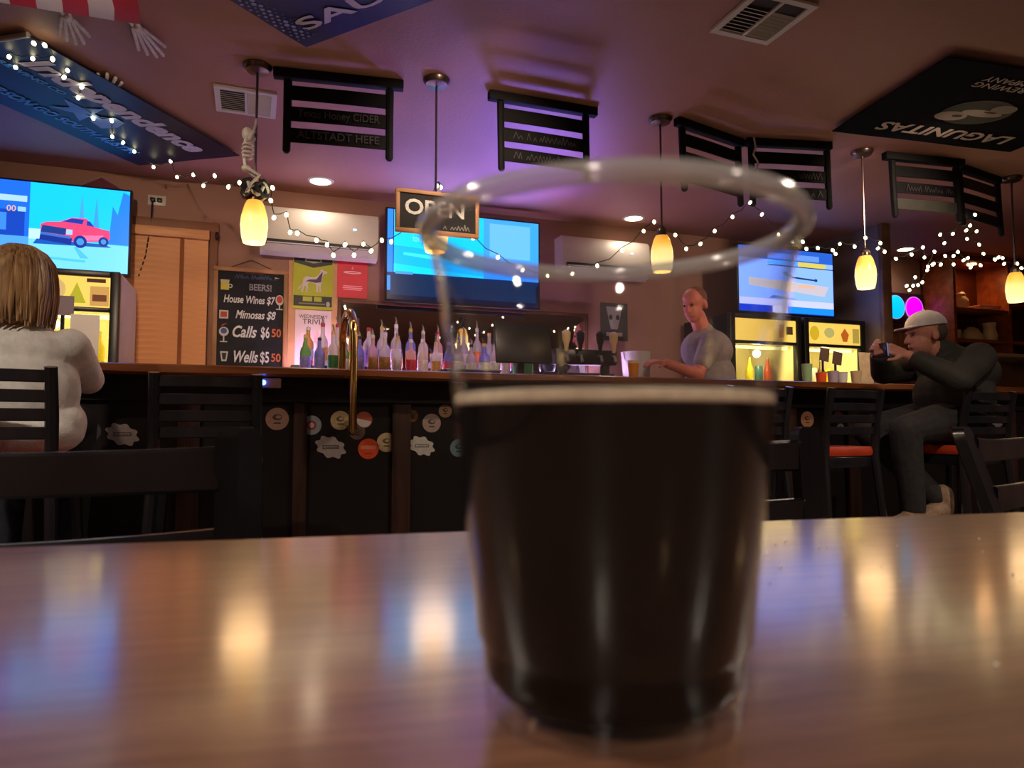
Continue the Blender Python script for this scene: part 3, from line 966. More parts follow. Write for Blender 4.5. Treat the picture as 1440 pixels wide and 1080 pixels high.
pen = thing('house_shaped_sign', 'maroon pointed sign peeking above the truck television', 'sign', (-0.92, 4.98, 1.9))
link('panel', M().prism([(-0.16, 0), (0.16, 0), (0.16, 0.39), (0, 0.48), (-0.16, 0.39)], (-0.92, 4.99, 1.9), EX, EZ, 0.008), mat('maroon sign', lin(110, 24, 50), 0.5, var=0.1), pen)
link('border', M().tube([(-1.08, 4.98, 2.29), (-0.92, 4.98, 2.38), (-0.76, 4.98, 2.29)], 0.006, 6), mat('pale pink border', lin(180, 130, 140), 0.5, var=0.1), pen)
out_ = thing('wall_outlet', 'white outlet plate with plugs beside the truck television', 'outlet', (-0.61, 4.99, 2.24))
link('plate', M().bx(-0.66, -0.555, 4.99, 4.998, 2.235, 2.302, bev=0.003), WHITEPL, out_)
for x in (-0.63, -0.59):
    link('plug', M().bx(x - 0.014, x + 0.014, 4.965, 4.9895, 2.255, 2.28, bev=0.004), BLACKPL, out_)
link('cord', M().tube([(-0.63, 4.966, 2.255), (-0.635, 4.97, 2.1), (-0.66, 4.972, 1.9), (-0.7, 4.975, 1.75)], 0.005, 6), BLACKPL, out_)

# ------------------------------------------------------------------ televisions


def tv(label, x0, x1, z0, z1, y, polys, texts=()):
    t = thing('television', label, 'television', ((x0 + x1) / 2, y, z0), group='wall televisions')
    link('housing', M().bx(x0 - 0.012, x1 + 0.012, y + 0.002, y + 0.05, z0 - 0.016, z1 + 0.012, bev=0.005), BLACKPL, t)
    link('wall_mount', M().bx((x0 + x1) / 2 - 0.09, (x0 + x1) / 2 + 0.09, y + 0.0505, WALL_Y - 0.001, (z0 + z1) / 2 - 0.12, (z0 + z1) / 2 + 0.12), BLACKMAT, t)
    sc_ = prints('screen', polys, (x0, y + 0.0005, z0), (x1 - x0, 0, 0), (0, 0, z1 - z0), SCREENMAT, t, 0.00003)
    for s, fx, fz, size, c, w in texts:
        text(s, (x0 + fx * (x1 - x0), y - 0.0015, z0 + fz * (z1 - z0)), EX, EZ, size, mat('screen text %s' % s, (0.02, 0.02, 0.02), emit=c, estr=1.2), t, width=w, extrude=0.0002)
    return t


sky, snow, panel = lin(20, 205, 250), lin(120, 220, 250), lin(30, 110, 225)
fx = lambda px: (px - (-60)) / 243.0  # truck television, share of its width
truck = []
TR = lambda pts: [((x + 60) / 243.0 * 1.0, z) for x, z in pts]
red, red2, dkb, win_c = lin(240, 70, 120), lin(255, 120, 170), lin(20, 50, 150), lin(20, 60, 170)
polys = [(sky, rect(0, 0, 1, 1)), (snow, [(0, 0), (1, 0), (1, 0.33), (0.42, 0.36), (0, 0.33)]), (lin(190, 240, 245), rect(0.42, 0.34, 0.56, 0.46)),
         (lin(30, 130, 235), [(0.88, 0.34), (1, 0.34), (1, 0.95), (0.96, 0.98), (0.93, 0.7), (0.9, 0.8)]), (lin(60, 160, 245), [(0.78, 0.36), (0.83, 0.36), (0.805, 0.9)]), (lin(70, 165, 245), [(0.7, 0.5), (0.74, 0.5), (0.72, 0.92)]),
         (lin(80, 200, 245), [(0.5, 0.12), (0.75, 0.1), (0.75, 0.13), (0.5, 0.15)]), (lin(80, 195, 240), [(0.72, 0.15), (0.77, 0.15), (0.7, 0.28), (0.68, 0.28)]),
         (panel, rect(0, 0, 0.425, 1)), (lin(80, 165, 245), rect(0, 0, 0.425, 0.36)), (lin(20, 70, 190), rect(0, 0.36, 0.4, 0.66)), (lin(60, 140, 235), rect(0.25, 0.42, 0.3, 0.62)),
         (lin(170, 215, 250), rect(0.05, 0.76, 0.41, 0.83)), (lin(150, 205, 250), rect(0.36, 0.645, 0.405, 0.70)),
         (lin(20, 90, 190), [(0.45, 0.285), (0.9, 0.30), (0.86, 0.335), (0.47, 0.345)]),
         (red, [(0.49, 0.36), (0.49, 0.52), (0.52, 0.55), (0.60, 0.565), (0.665, 0.625), (0.75, 0.625), (0.80, 0.53), (0.885, 0.50), (0.89, 0.40), (0.86, 0.37), (0.70, 0.34)]),
         (red2, [(0.72, 0.36), (0.85, 0.38), (0.85, 0.44), (0.72, 0.42)]), (dkb, [(0.485, 0.34), (0.665, 0.30), (0.67, 0.38), (0.49, 0.42)]), (lin(25, 60, 140), [(0.49, 0.43), (0.63, 0.41), (0.635, 0.49), (0.5, 0.51)]),
         (lin(60, 110, 200), [(0.49, 0.40), (0.66, 0.37), (0.66, 0.4), (0.49, 0.43)]), (lin(160, 215, 250), rect(0.635, 0.42, 0.67, 0.48)),
         (win_c, [(0.61, 0.57), (0.665, 0.615), (0.735, 0.61), (0.725, 0.555)]), (win_c, [(0.75, 0.545), (0.752, 0.60), (0.77, 0.595), (0.795, 0.535)]),
         (dkb, disc(0.717, 0.345, 0.038, 18, 0.075)), (lin(70, 150, 220), disc(0.717, 0.345, 0.022, 14, 0.042)), (dkb, disc(0.852, 0.365, 0.03, 16, 0.058)), (lin(70, 150, 220), disc(0.852, 0.365, 0.016, 12, 0.032))]
tv('television showing a red pickup truck on blue snow', -1.633, -0.732, 1.743, 2.25, 4.80, polys, (('00', 0.325, 0.67, 0.05, lin(255, 190, 90), 0.045),))
cyan = lin(0, 220, 245)
polys = [(lin(4, 14, 50), rect(0, 0, 1, 1)), (lin(40, 140, 235), [(0, 0.1), (0.035, 0.1), (0.035, 1), (0, 1)]), (cyan, rect(0.04, 0.3, 0.62, 1)), (lin(0, 190, 232), [(0.04, 0.4), (0.62, 0.32), (0.62, 0.55), (0.04, 0.6)]),
         (lin(60, 235, 250), [(0.1, 0.5), (0.5, 0.44), (0.5, 0.5), (0.1, 0.53)]), (lin(60, 175, 240), rect(0.62, 0.3, 1, 1)), (lin(110, 200, 245), rect(0.66, 0.55, 0.94, 0.95)), (lin(40, 150, 230), [(0.62, 0.3), (1, 0.3), (1, 0.5), (0.62, 0.44)]),
         (lin(6, 40, 90), rect(0, 0.26, 1, 0.30)), (lin(70, 160, 220), rect(0.05, 0.285, 0.16, 0.315)), (lin(3, 40, 80), rect(0.02, 0.05, 0.98, 0.26))]
tv('television with a cyan picture half covered by the open sign', 0.84, 1.955, 1.69, 2.315, 4.80, polys, (('TOYOTA', 0.2, 0.68, 0.045, lin(150, 250, 255), 0.1),))
polys = [(lin(140, 185, 250), rect(0, 0, 1, 1)), (lin(40, 95, 205), rect(0, 0.82, 1, 1)), (lin(100, 150, 235), rect(0.3, 0.84, 0.85, 0.93)), (lin(80, 180, 250), rect(0.3, 0.745, 0.62, 0.82)), (lin(215, 200, 90), rect(0.62, 0.745, 0.92, 0.82)),
         (lin(30, 50, 90), rect(0.3, 0.73, 1, 0.745)), (lin(200, 190, 200), [(0.1, 0.4), (0.9, 0.3), (0.95, 0.46), (0.5, 0.5), (0.1, 0.52)]), (lin(30, 60, 100), [(0.5, 0.575), (0.6, 0.55), (0.82, 0.535), (0.82, 0.56), (0.6, 0.58)]),
         (lin(90, 150, 220), [(0.45, 0.62), (0.52, 0.56), (0.56, 0.58), (0.48, 0.66)]), (lin(20, 60, 110), disc(0.81, 0.55, 0.018, 10, 0.025)), (lin(225, 180, 150), rect(0.62, 0.42, 0.8, 0.46)),
         (lin(70, 120, 220), [(0.3, 0.22), (0.6, 0.22), (0.5, 0.25), (0.35, 0.27)]), (lin(200, 205, 230), rect(0, 0.11, 1, 0.21)), (lin(10, 60, 215), rect(0, 0, 1, 0.105)), (lin(20, 140, 255), rect(0.5, 0.01, 1, 0.1)), (lin(220, 225, 240), rect(0.34, 0.0, 0.5, 0.11))]
tv('television showing a pale sports broadcast above the drinks coolers', 3.50, 4.425, 1.715, 2.228, 4.50, polys)

# ------------------------------------------------------------------ drinks coolers
COOLIN = mat('cooler liner', lin(240, 232, 190), 0.5, var=0.04)
LITPRINT = col_mat('backlit ink', emit=0.85)
COOLGLASS = mat('cooler door glass', (0.96, 0.97, 0.95), 0.01, trans=1.0, ior=1.02, spec=0.2)
COOLGLASS.node_tree.nodes['Principled BSDF'].inputs['Roughness'].default_value = 0.0


def cooler(label, x0, x1, side_mat, stick, seed):
    y0, y1, zt = 4.35, 4.95, 1.665
    t = thing('drinks_cooler', label, 'cooler', ((x0 + x1) / 2, 4.65, 0), group='glass door coolers')
    sm = side_mat
    link('side_panel', M().bx(x0, x0 + 0.03, y0 + 0.05, y1, 0.02, zt), sm, t)
    link('side_panel', M().bx(x1 - 0.03, x1, y0 + 0.05, y1, 0.02, zt), sm, t)
    link('back_panel', M().bx(x0 + 0.0305, x1 - 0.0305, y1 - 0.03, y1, 0.02, zt - 0.0305), COOLIN, t)
    for xa in (x0 + 0.0302, x1 - 0.0352):
        link('side_liner', M().bx(xa, xa + 0.005, y0 + 0.055, y1 - 0.0305, 0.1205, zt - 0.0305), COOLIN, t)
    link('top_panel', M().bx(x0 + 0.0305, x1 - 0.0305, y0 + 0.05, y1, zt - 0.03, zt), sm, t)
    link('floor_panel', M().bx(x0 + 0.0305, x1 - 0.0305, y0 + 0.05, y1 - 0.031, 0.02, 0.12), COOLIN, t)
    # header sign
    hz0, hz1 = zt - 0.20, zt - 0.035
    hd = link('header_sign', M().bx(x0 + 0.045, x1 - 0.045, y0 + 0.012, y0 + 0.045, hz0, hz1), mat('lit header sign', lin(240, 210, 110), 0.4, emit=lin(245, 205, 95), estr=0.85, var=0.02), t)
    prints('decal', stick, (x0 + 0.045, y0 + 0.0115, hz0), (x1 - x0 - 0.09, 0, 0), (0, 0, hz1 - hz0), LITPRINT, hd, 0.0001)
    # black front frame
    for a in ((x0, x0 + 0.045, 0.1, zt), (x1 - 0.045, x1, 0.1, zt), (x0 + 0.0455, x1 - 0.0455, zt - 0.034, zt), (x0 + 0.0455, x1 - 0.0455, hz0 - 0.025, hz0 - 0.001), (x0 + 0.0455, x1 - 0.0455, 0.1, 0.16)):
        link('door_frame', M().bx(a[0], a[1], y0, y0 + 0.049, a[2], a[3], bev=0.004), BLACKPL, t)
    link('glass', M().bx(x0 + 0.046, x1 - 0.046, y0 + 0.02, y0 + 0.024, 0.161, hz0 - 0.026), COOLGLASS, t)
    link('light_tube', M().cyl((x0 + 0.06, y0 + 0.10, hz0 - 0.04), (x1 - 0.06, y0 + 0.10, hz0 - 0.04), 0.012, n=10), mat('cooler tube', (0.8, 0.8, 0.7), emit=lin(255, 238, 150), estr=2.5), t)
    for k in range(4):
        z = 0.35 + 0.27 * k
        link('shelf', M().bx(x0 + 0.036, x1 - 0.036, y0 + 0.12, y1 - 0.032, z, z + 0.012), mat('cooler shelf', lin(220, 214, 180), 0.4, var=0.05), t)
    l_ = lamp('cooler_lamp', 'POINT', ((x0 + x1) / 2, y0 + 0.12, 1.38), COOLER_W, lin(255, 234, 160), size=0.03)
    l_.parent = t
    l_.location = l_.location - Vector(t.location)
    return t


org, tri, brn = lin(240, 150, 60), lin(200, 190, 40), lin(120, 60, 30)
cooler('tall drinks cooler with white side under the truck television', -1.36, -0.70, WHITEMET,
       [(org, disc(0.42, 0.5, 0.09, 18, 0.36)), (lin(250, 210, 120), disc(0.42, 0.5, 0.055, 14, 0.22)), (lin(238, 196, 120), disc(0.56, 0.55, 0.07, 16, 0.32)),
        (tri, [(0.64, 0.12), (0.8, 0.12), (0.72, 0.8)]), (lin(230, 170, 90), rect(0.83, 0.05, 0.99, 0.7)), (brn, rect(0.85, 0.2, 0.97, 0.42)), (lin(70, 30, 24), rect(0.8, 0.82, 0.96, 0.95))], 1)
cooler('drinks cooler with lit shelves partly behind the beer cup', 3.30, 3.955, BLACKMAT,
       [(org, rect(0.72, 0.2, 0.8, 0.8)), (lin(70, 50, 20), rect(0.84, 0.35, 0.95, 0.72))], 2)
cooler('drinks cooler with lit shelves against the grey partition', 3.985, 4.595, BLACKMAT,
       [(lin(230, 190, 40), disc(0.12, 0.5, 0.09, 14, 0.35)), (lin(200, 190, 110), disc(0.4, 0.55, 0.1, 16, 0.25)), (lin(200, 100, 30), [(0.62, 0.5), (0.7, 0.8), (0.78, 0.5), (0.74, 0.15), (0.66, 0.15)]), (lin(190, 160, 70), rect(0.85, 0.1, 0.98, 0.8))], 3)

# drinks standing in the coolers
DR = [(lin(60, 110, 60), 'green'), (lin(220, 90, 40), 'orange'), (lin(200, 200, 205), 'silver'), (lin(90, 60, 30), 'brown'), (lin(220, 200, 60), 'yellow')]
rd = random.Random(21)
for ci, (a, e, where) in enumerate(((-1.0, -0.78, 'under the truck television'), (3.62, 3.88, 'partly behind the beer cup'), (4.08, 4.50, 'against the partition'))):
    for sh, zs in ((3, 1.1725), (2, 0.9025)):
        n = int((e - a) / 0.075)
        for k in range(n):
            x = a + (e - a) * (k + 0.5) / n
            c, cn = DR[(k + sh + ci) % 5]
            h = 0.19 if (k + ci) % 2 else 0.125
            lab = '%s %s, %s on the %s shelf of the cooler %s' % (cn, 'bottle' if h > 0.15 else 'can', ordn[k], 'upper' if sh == 3 else 'middle', where)
            t = thing('drink_can' if h < 0.15 else 'beer_bottle', lab, 'can' if h < 0.15 else 'bottle', (x, 4.6, zs), group='drinks in the coolers')
            dm = mat('drink %s' % cn, c, 0.3, var=0.12)
            if h < 0.15:
                link('body', M().lathe([(0.026, 0.0005), (0.031, 0.008), (0.031, h - 0.012), (0.026, h)], (x, 4.6, zs), n=14), dm, t)
                link('lid', M().lathe([(0.025, h + 0.0003), (0.025, h + 0.002)], (x, 4.6, zs), n=14), STEEL, t)
            else:
                link('body', M().lathe([(0.028, 0.0005), (0.03, 0.006), (0.03, h * 0.5), (0.013, h * 0.75), (0.012, h * 0.95)], (x, 4.6, zs), n=14), dm, t)
                link('cap', M().lathe([(0.014, h * 0.951), (0.014, h)], (x, 4.6, zs), n=12), STEEL, t)

# ------------------------------------------------------------------ pendant lamps
SHADE = bpy.data.materials.new('amber glass shade, lit')
SHADE.use_nodes = True
nt = SHADE.node_tree
b = nt.nodes['Principled BSDF']
b.inputs['Base Color'].default_value = (*lin(240, 200, 110), 1)
b.inputs['Roughness'].default_value = 0.25
tc = nt.nodes.new('ShaderNodeTexCoord')
sp = nt.nodes.new('ShaderNodeSeparateXYZ')
ns = nt.nodes.new('ShaderNodeTexNoise')
ns.inputs['Scale'].default_value = 9
mx = nt.nodes.new('ShaderNodeMath')
mx.operation = 'MULTIPLY_ADD'
mx.inputs[1].default_value = 0.12
rp = nt.nodes.new('ShaderNodeValToRGB')          # bulb's glow painted as emission: bright cream low, amber by the socket
el = rp.color_ramp.elements
el[0].position, el[0].color = 0.1, (*lin(255, 232, 170), 1)
el[1].position, el[1].color = 1.0, (*lin(214, 140, 40), 1)
e_ = el.new(0.6)
e_.color = (*lin(255, 218, 130), 1)
e_ = el.new(0.8)
e_.color = (*lin(244, 176, 64), 1)
nt.links.new(tc.outputs['Generated'], sp.inputs[0])
nt.links.new(tc.outputs['Object'], ns.inputs['Vector'])
nt.links.new(ns.outputs['Fac'], mx.inputs[0])
nt.links.new(sp.outputs['Z'], mx.inputs[2])
nt.links.new(mx.outputs[0], rp.inputs[0])
nt.links.new(rp.outputs[0], b.inputs['Emission Color'])
b.inputs['Emission Strength'].default_value = PENDANT_GLOW * 0.32
BULB = mat('hot bulb', (1, 0.9, 0.7), emit=lin(255, 226, 150), estr=PENDANT_GLOW * 3)


def pendant(label, x, y, ztop, glow=1.0):
    t = thing('pendant_lamp', label, 'lamp', (x, y, ztop - 0.19), group='pendant lamps over the bar')
    link('canopy', M().lathe([(0.062, CEIL - 0.001), (0.062, CEIL - 0.008), (0.05, CEIL - 0.025), (0.012, CEIL - 0.032)], (x, y, 0), n=28), NICKEL, t)
    link('rod', M().cyl((x, y, ztop + 0.03), (x, y, CEIL - 0.03), 0.0055, n=8), NICKEL, t)
    link('socket', M().lathe([(0.012, ztop + 0.05), (0.026, ztop + 0.03), (0.03, ztop - 0.012), (0.02, ztop - 0.03)], (x, y, 0), n=18), NICKEL, t)
    prof = [(0.032, ztop), (0.042, ztop - 0.02), (0.055, ztop - 0.07), (0.058, ztop - 0.11), (0.053, ztop - 0.16), (0.046, ztop - 0.187)]
    link('lamp_shade', M().lathe(prof + [(r - 0.004, z) for r, z in reversed(prof)], (x, y, 0), n=28, close=True), SHADE, t)
    link('bulb', M().ball((x, y, ztop - 0.12), (0.024, 0.024, 0.045)), BULB, t)
    l_ = lamp('pendant_bulb_lamp', 'POINT', (0, 0, -0.03), PENDANT_W, lin(255, 208, 150), size=0.1)
    l_.parent = t
    return t


pendant('amber pendant lamp with a toy skeleton on its rod', -0.012, 3.27, 1.808)
pendant('amber pendant lamp behind the open sign', 0.765, 3.12, 1.80)
pendant('amber pendant lamp seen through the clear cup', 1.96, 3.13, 1.80)
pendant('amber pendant lamp in front of the grey partition', 3.30, 3.11, 1.80)
pendant('amber pendant lamp near the wooden hutch shelves', 4.555, 3.12, 1.80)

for x, y, lab in ((-1.9, 0.9, 'added unseen amber pendant lamp over the tables by the wall'), (2.9, -0.1, 'added unseen amber pendant lamp over the tables near the far seats'), (0.5, -1.7, 'added unseen amber pendant lamp over the tables opposite the bar')):  # extra pendants added out of view to throw light on the ceiling
    pendant(lab, x, y, 1.86)

# OPEN sign hung on the second pendant
sg = thing('open_sign', 'small framed chalkboard sign reading open hung on a lamp', 'sign', (0.76, 3.06, 1.66))
ox0, ox1, oz0, oz1 = 0.567, 0.947, 1.672, 1.865
link('slate', M().bx(ox0 + 0.018, ox1 - 0.018, 3.045, 3.055, oz0 + 0.018, oz1 - 0.018), SLATE, sg)
for a in ((ox0, ox1, oz1 - 0.018, oz1), (ox0, ox1, oz0, oz0 + 0.018), (ox0, ox0 + 0.018, oz0 + 0.0185, oz1 - 0.0185), (ox1 - 0.018, ox1, oz0 + 0.0185, oz1 - 0.0185)):
    link('frame', M().bx(a[0], a[1], 3.037, 3.06, a[2], a[3], bev=0.002), OAK, sg)
text('OPEN', (0.745, 3.0445, 1.785), EX, EZ, 0.095, CHALK, sg, width=0.27, offset=0.002)
prints('chalk_line', [(lin(150, 148, 146), q) for q in scribble(0.78, 0.9, 1.70, 0.03, 9, 0.004)], (0, 3.0445, 0), EX, EZ, PRINT, sg, 0.00003)
link('hook', M().tube([(0.765, 3.114, 1.93), (0.765, 3.07, 1.92), (0.765, 3.05, 1.895), (0.765, 3.05, 1.866)], 0.004, 6), BLACKPL, sg)

# ------------------------------------------------------------------ ceiling pieces
DLM = mat('downlight lens', (1, 0.9, 0.7), emit=lin(255, 225, 180), estr=14)


def downlight(label, x, y, power, emitm=DLM):
    t = thing('downlight', label, 'light', (x, y, CEIL - 0.01), group='recessed ceiling lights')
    link('trim_ring', M().lathe([(0.085, CEIL - 0.0008), (0.083, CEIL - 0.006), (0.066, CEIL - 0.008), (0.066, CEIL - 0.0008)], (x, y, 0), n=28, close=True), WHITEMET, t)
    link('lens', M().lathe([(0.065, CEIL - 0.004), (0.06, CEIL - 0.006), (0.001, CEIL - 0.0062)], (x, y, 0), n=28), emitm, t)
    l_ = lamp('downlight_lamp', 'SPOT', (0, 0, -0.012), power, lin(255, 236, 216), size=0.05, spot=math.radians(150), blend=0.7)
    l_.parent = t
    return t


downlight('recessed ceiling light above the yellow dog poster', 0.383, 4.70, DOWNLIGHT_W)
downlight('recessed ceiling light seen through the cup rim', 2.715, 4.73, DOWNLIGHT_W)
downlight('recessed ceiling light above the glowing round signs', 5.496, 4.73, DOWNLIGHT_W)
DLD = mat('dim downlight lens', (1, 0.9, 0.7), emit=lin(255, 210, 150), estr=4)
for x, y, lab in ((-1.6, 1.2, 'one'), (2.4, 0.9, 'two'), (-1.2, -1.6, 'three'), (2.0, -1.6, 'four'), (5.6, 0.6, 'five')):  # fill downlights added out of view to brighten table and room
    pos = {'one': 'by the wall near the blonde person', 'two': 'over the tables beside the cup', 'three': 'behind the blonde person', 'four': 'at the room end opposite the bar', 'five': 'over the seats near the man in a cap'}[lab]
    downlight('added unseen recessed ceiling light ' + pos, x, y, ROOM_FILL_W, DLD)


for x, tgt, lab in ((-0.75, (-0.5, WALL_Y, 1.35), 'added unseen black track spotlight aimed at the window blind'), (0.95, (0.9, WALL_Y, 1.3), 'added unseen black track spotlight aimed at the liquor bottles'), (3.3, (3.6, WALL_Y, 1.3), 'added unseen black track spotlight aimed at the coolers')):  # spotlights added above the view to brighten the back wall
    t = thing('added_track_light', lab, 'light', (x, 1.95, CEIL - 0.12), group='added track spotlights over the tables')
    d_ = (Vector(tgt) - Vector((x, 1.95, 2.32))).normalized()
    c_ = Vector((x, 1.95, 2.32))
    link('mount', M().bx(x - 0.04, x + 0.04, 1.92, 1.98, CEIL - 0.025, CEIL - 0.0008, bev=0.004), BLACKPL, t)
    link('stem', M().cyl((x, 1.95, 2.345), (x, 1.95, CEIL - 0.025), 0.008, n=8), BLACKPL, t)
    link('head', M().tube([c_ - d_ * 0.07, c_ - d_ * 0.06, c_ + d_ * 0.05], [0.02, 0.04, 0.045], 18), BLACKPL, t)
    link('lens', M().tube([c_ + d_ * 0.0505, c_ + d_ * 0.053], [0.04, 0.036], 18), DLD, t)
    l_ = lamp('added_track_lamp', 'SPOT', c_ + d_ * 0.06, ADDED_TRACK_W, lin(255, 222, 190), size=0.04, spot=math.radians(66), blend=0.8)
    aim(l_, tgt)
    l_.parent = t
    l_.location = (c_ + d_ * 0.06) - Vector(t.location)


def ceiling_vent(label, x0, x1, y0, y1, dark):
    t = thing('ceiling_vent', label, 'vent', ((x0 + x1) / 2, (y0 + y1) / 2, CEIL))
    fw = 0.026
    z0, z1 = CEIL - 0.012, CEIL - 0.0008
    for a in ((x0, x1, y0, y0 + fw), (x0, x1, y1 - fw, y1), (x0, x0 + fw, y0 + fw + 0.0005, y1 - fw - 0.0005), (x1 - fw, x1, y0 + fw + 0.0005, y1 - fw - 0.0005),
              ((x0 + x1) / 2 - 0.006, (x0 + x1) / 2 + 0.006, y0 + fw + 0.0005, y1 - fw - 0.0005)):
        link('frame', M().bx(a[0], a[1], a[2], a[3], z0, z1), WHITEMET, t)
    link('duct_backing', M().bx(x0 + fw, x1 - fw, y0 + fw, y1 - fw, CEIL - 0.003, CEIL - 0.0008), mat('vent dark', (0.05, 0.045, 0.045), 0.8, var=0.1), t)
    n = 11
    for s in (0, 1):
        xa = x0 + fw if s == 0 else (x0 + x1) / 2 + 0.0065
        xb = (x0 + x1) / 2 - 0.0065 if s == 0 else x1 - fw
        for k in range(n):
            y = y0 + fw + (y1 - y0 - 2 * fw) * (k + 0.5) / n
            if dark and k < 3:
                continue
            link('louver', M().box(((xa + xb) / 2, y, CEIL - 0.0085), (xb - xa - 0.001, 0.013, 0.0015), rot=Matrix.Rotation(0.5 if s == 0 else -0.5, 4, 'X')), WHITEMET, t)
    return t


ceiling_vent('white ceiling air vent beside the toy skeleton lamp', -0.205, 0.078, 3.51, 3.795, False)
ceiling_vent('white ceiling air vent above the cup', 1.70, 1.985, 2.05, 2.34, True)

# black chair backs hung upside down from the ceiling with beer names chalked on the slats


def hanging_back(label, xa, ya, xb, yb, chalk=(), slatm=(BLACKMAT, BLACKMAT, BLACKMAT)):
    mid = Vector(((xa + xb) / 2, (ya + yb) / 2, CEIL))
    rz = math.atan2(yb - ya, xb - xa)
    L = math.hypot(xb - xa, yb - ya)
    t = thing('hanging_chair_back', label, 'chair back', (mid.x, mid.y, CEIL - 0.4), rz, 'chair backs hung from the ceiling')
    z = 0.4
    link('seat_rail', M().bx(-L / 2, L / 2, -0.02, 0.022, z - 0.043, z - 0.0008, bev=0.003), BLACKMAT, t, local=True)
    w = 0.225
    for s in (-1, 1):
        link('post', M().tube([(s * w, 0, z - 0.05), (s * w, -0.004, z - 0.2), (s * w, -0.012, z - 0.376), (s * w, -0.013, z - 0.386)], [0.019, 0.018, 0.017, 0.011], 8), BLACKMAT, t, local=True)
    tops = (z - 0.073, z - 0.171, z - 0.27)
    for k, zt in enumerate(tops):
        link('slat', curved_slat(-w + 0.012, w - 0.012, zt - 0.067, zt, -0.002 - 0.004 * k, 0.004, 0.008), slatm[k], t, local=True)
    R = Matrix.Rotation(rz, 4, 'Z')
    e1 = R @ Vector((1, 0, 0))
    for k, s in chalk:
        base = mid + R @ Vector((0, -0.019 - 0.004 * k, 0))
        zc = CEIL - 0.4 + tops[k] - 0.034
        if s is None:
            pl = [(lin(52, 50, 54), q) for q in scribble(-0.17, 0.17, -0.02, 0.04, int(xa * 100) + k, 0.004)]
            prints('chalk_writing', pl, (base.x, base.y, zc), e1, (0, 0, 1), PRINT, t, 0.00002)
        else:
            text(s, (base.x, base.y, zc), e1, EZ, 0.05, CHALKDIM, t, width=0.36, name='chalk_writing', offset=0.0006)
    return t


hanging_back('hanging black chair back chalked with cider and hefe', 0.055, 3.265, 0.625, 3.19, ((1, 'Texas Honey CIDER'), (2, 'ALTSTADT HEFE')))
hanging_back('hanging black chair back above the near edge of the cup rim', 1.025, 3.14, 1.595, 3.14, ((1, None), (2, None)))
hanging_back('hanging black chair back angled away, over the cup', 2.03, 3.085, 2.54, 3.215, ((1, None),))
hanging_back('hanging black chair back with a light wire, beyond the angled one', 2.545, 3.185, 3.035, 3.075, ((1, None), (2, None)))
GREENB = mat('worn green black paint', (0.035, 0.036, 0.03), 0.6, var=0.2)
hanging_back('hanging chair back with a faded grey slat under the dark ceiling banner', 3.43, 3.075, 3.98, 3.01, ((1, None),), (BLACKMAT, BLACKMAT, GREENB))
NAVYB = mat('dark navy paint', (0.01, 0.011, 0.026), 0.5, var=0.2)
hanging_back('hanging navy black chair back with lights below it', 3.995, 3.06, 4.485, 3.15, (), (NAVYB, BLACKMAT, NAVYB))


def ceiling_banner(name, label, a, b_, c, m, thick=0.004, drop=0.026, n=12):
    """cloth pinned flat under the ceiling; a, b_ one long edge, c past b_"""
    a, b_, c = Vector((*a, 0)), Vector((*b_, 0)), Vector((*c, 0))
    t = thing(name, label, 'banner', ((a.x + c.x) / 2, (a.y + c.y) / 2, CEIL - drop))
    e1, e2 = b_ - a, c - b_
    mb = M()
    top, bot = [], []
    g = [[None] * (n + 1) for _ in range(n + 1)]
    g2 = [[None] * (n + 1) for _ in range(n + 1)]
    for i in range(n + 1):
        for j in range(n + 1):
            p = a + e1 * (i / n) + e2 * (j / n)
            z = CEIL - drop - 0.002 * math.sin(i * 1.1) * math.sin(j * 0.9)
            g[i][j] = mb.bm.verts.new((p.x, p.y, z))
            g2[i][j] = mb.bm.verts.new((p.x, p.y, z + thick))
    f = mb.bm.faces.new
    for i in range(n):
        for j in range(n):
            f((g[i][j], g[i + 1][j], g[i + 1][j + 1], g[i][j + 1]))
            f((g2[i][j], g2[i][j + 1], g2[i + 1][j + 1], g2[i + 1][j]))
    for i in range(n):
        f((g[i][0], g2[i][0], g2[i + 1][0], g[i + 1][0]))
        f((g[i][n], g[i + 1][n], g2[i + 1][n], g2[i][n]))
        f((g[0][i], g[0][i + 1], g2[0][i + 1], g2[0][i]))
        f((g[n][i], g2[n][i], g2[n][i + 1], g[n][i + 1]))
    link('cloth', mb, m, t)
    return t


NAVY = mat('navy banner cloth', lin(15, 19, 58), 0.5, var=0.15, scale=3, bump=0.05)
BANWH = mat('pale banner lettering', lin(214, 210, 235), 0.6, var=0.05)
BANBL = mat('sky blue banner lettering', lin(90, 170, 250), 0.6, var=0.05)
A, Bc, Cc = Vector((-0.884, 3.282)), Vector((-0.104, 4.351)), Vector((-0.68, 4.727))
ban = ceiling_banner('ceiling_banner', 'navy banner lettered independence on the ceiling by fairy lights', A, Bc, Cc, NAVY)
e1 = (Bc - A).normalized()
e2 = (Bc - Cc).normalized()
E1, E2 = Vector((e1.x, e1.y, 0)), Vector((e2.x, e2.y, 0))
L1, L2 = (Bc - A).length, (Bc - Cc).length
BZ = CEIL - 0.0295


def bpt(u, v):
    p = A + e1 * (u * L1) - e2 * (v * L2)
    return (p.x, p.y, BZ)


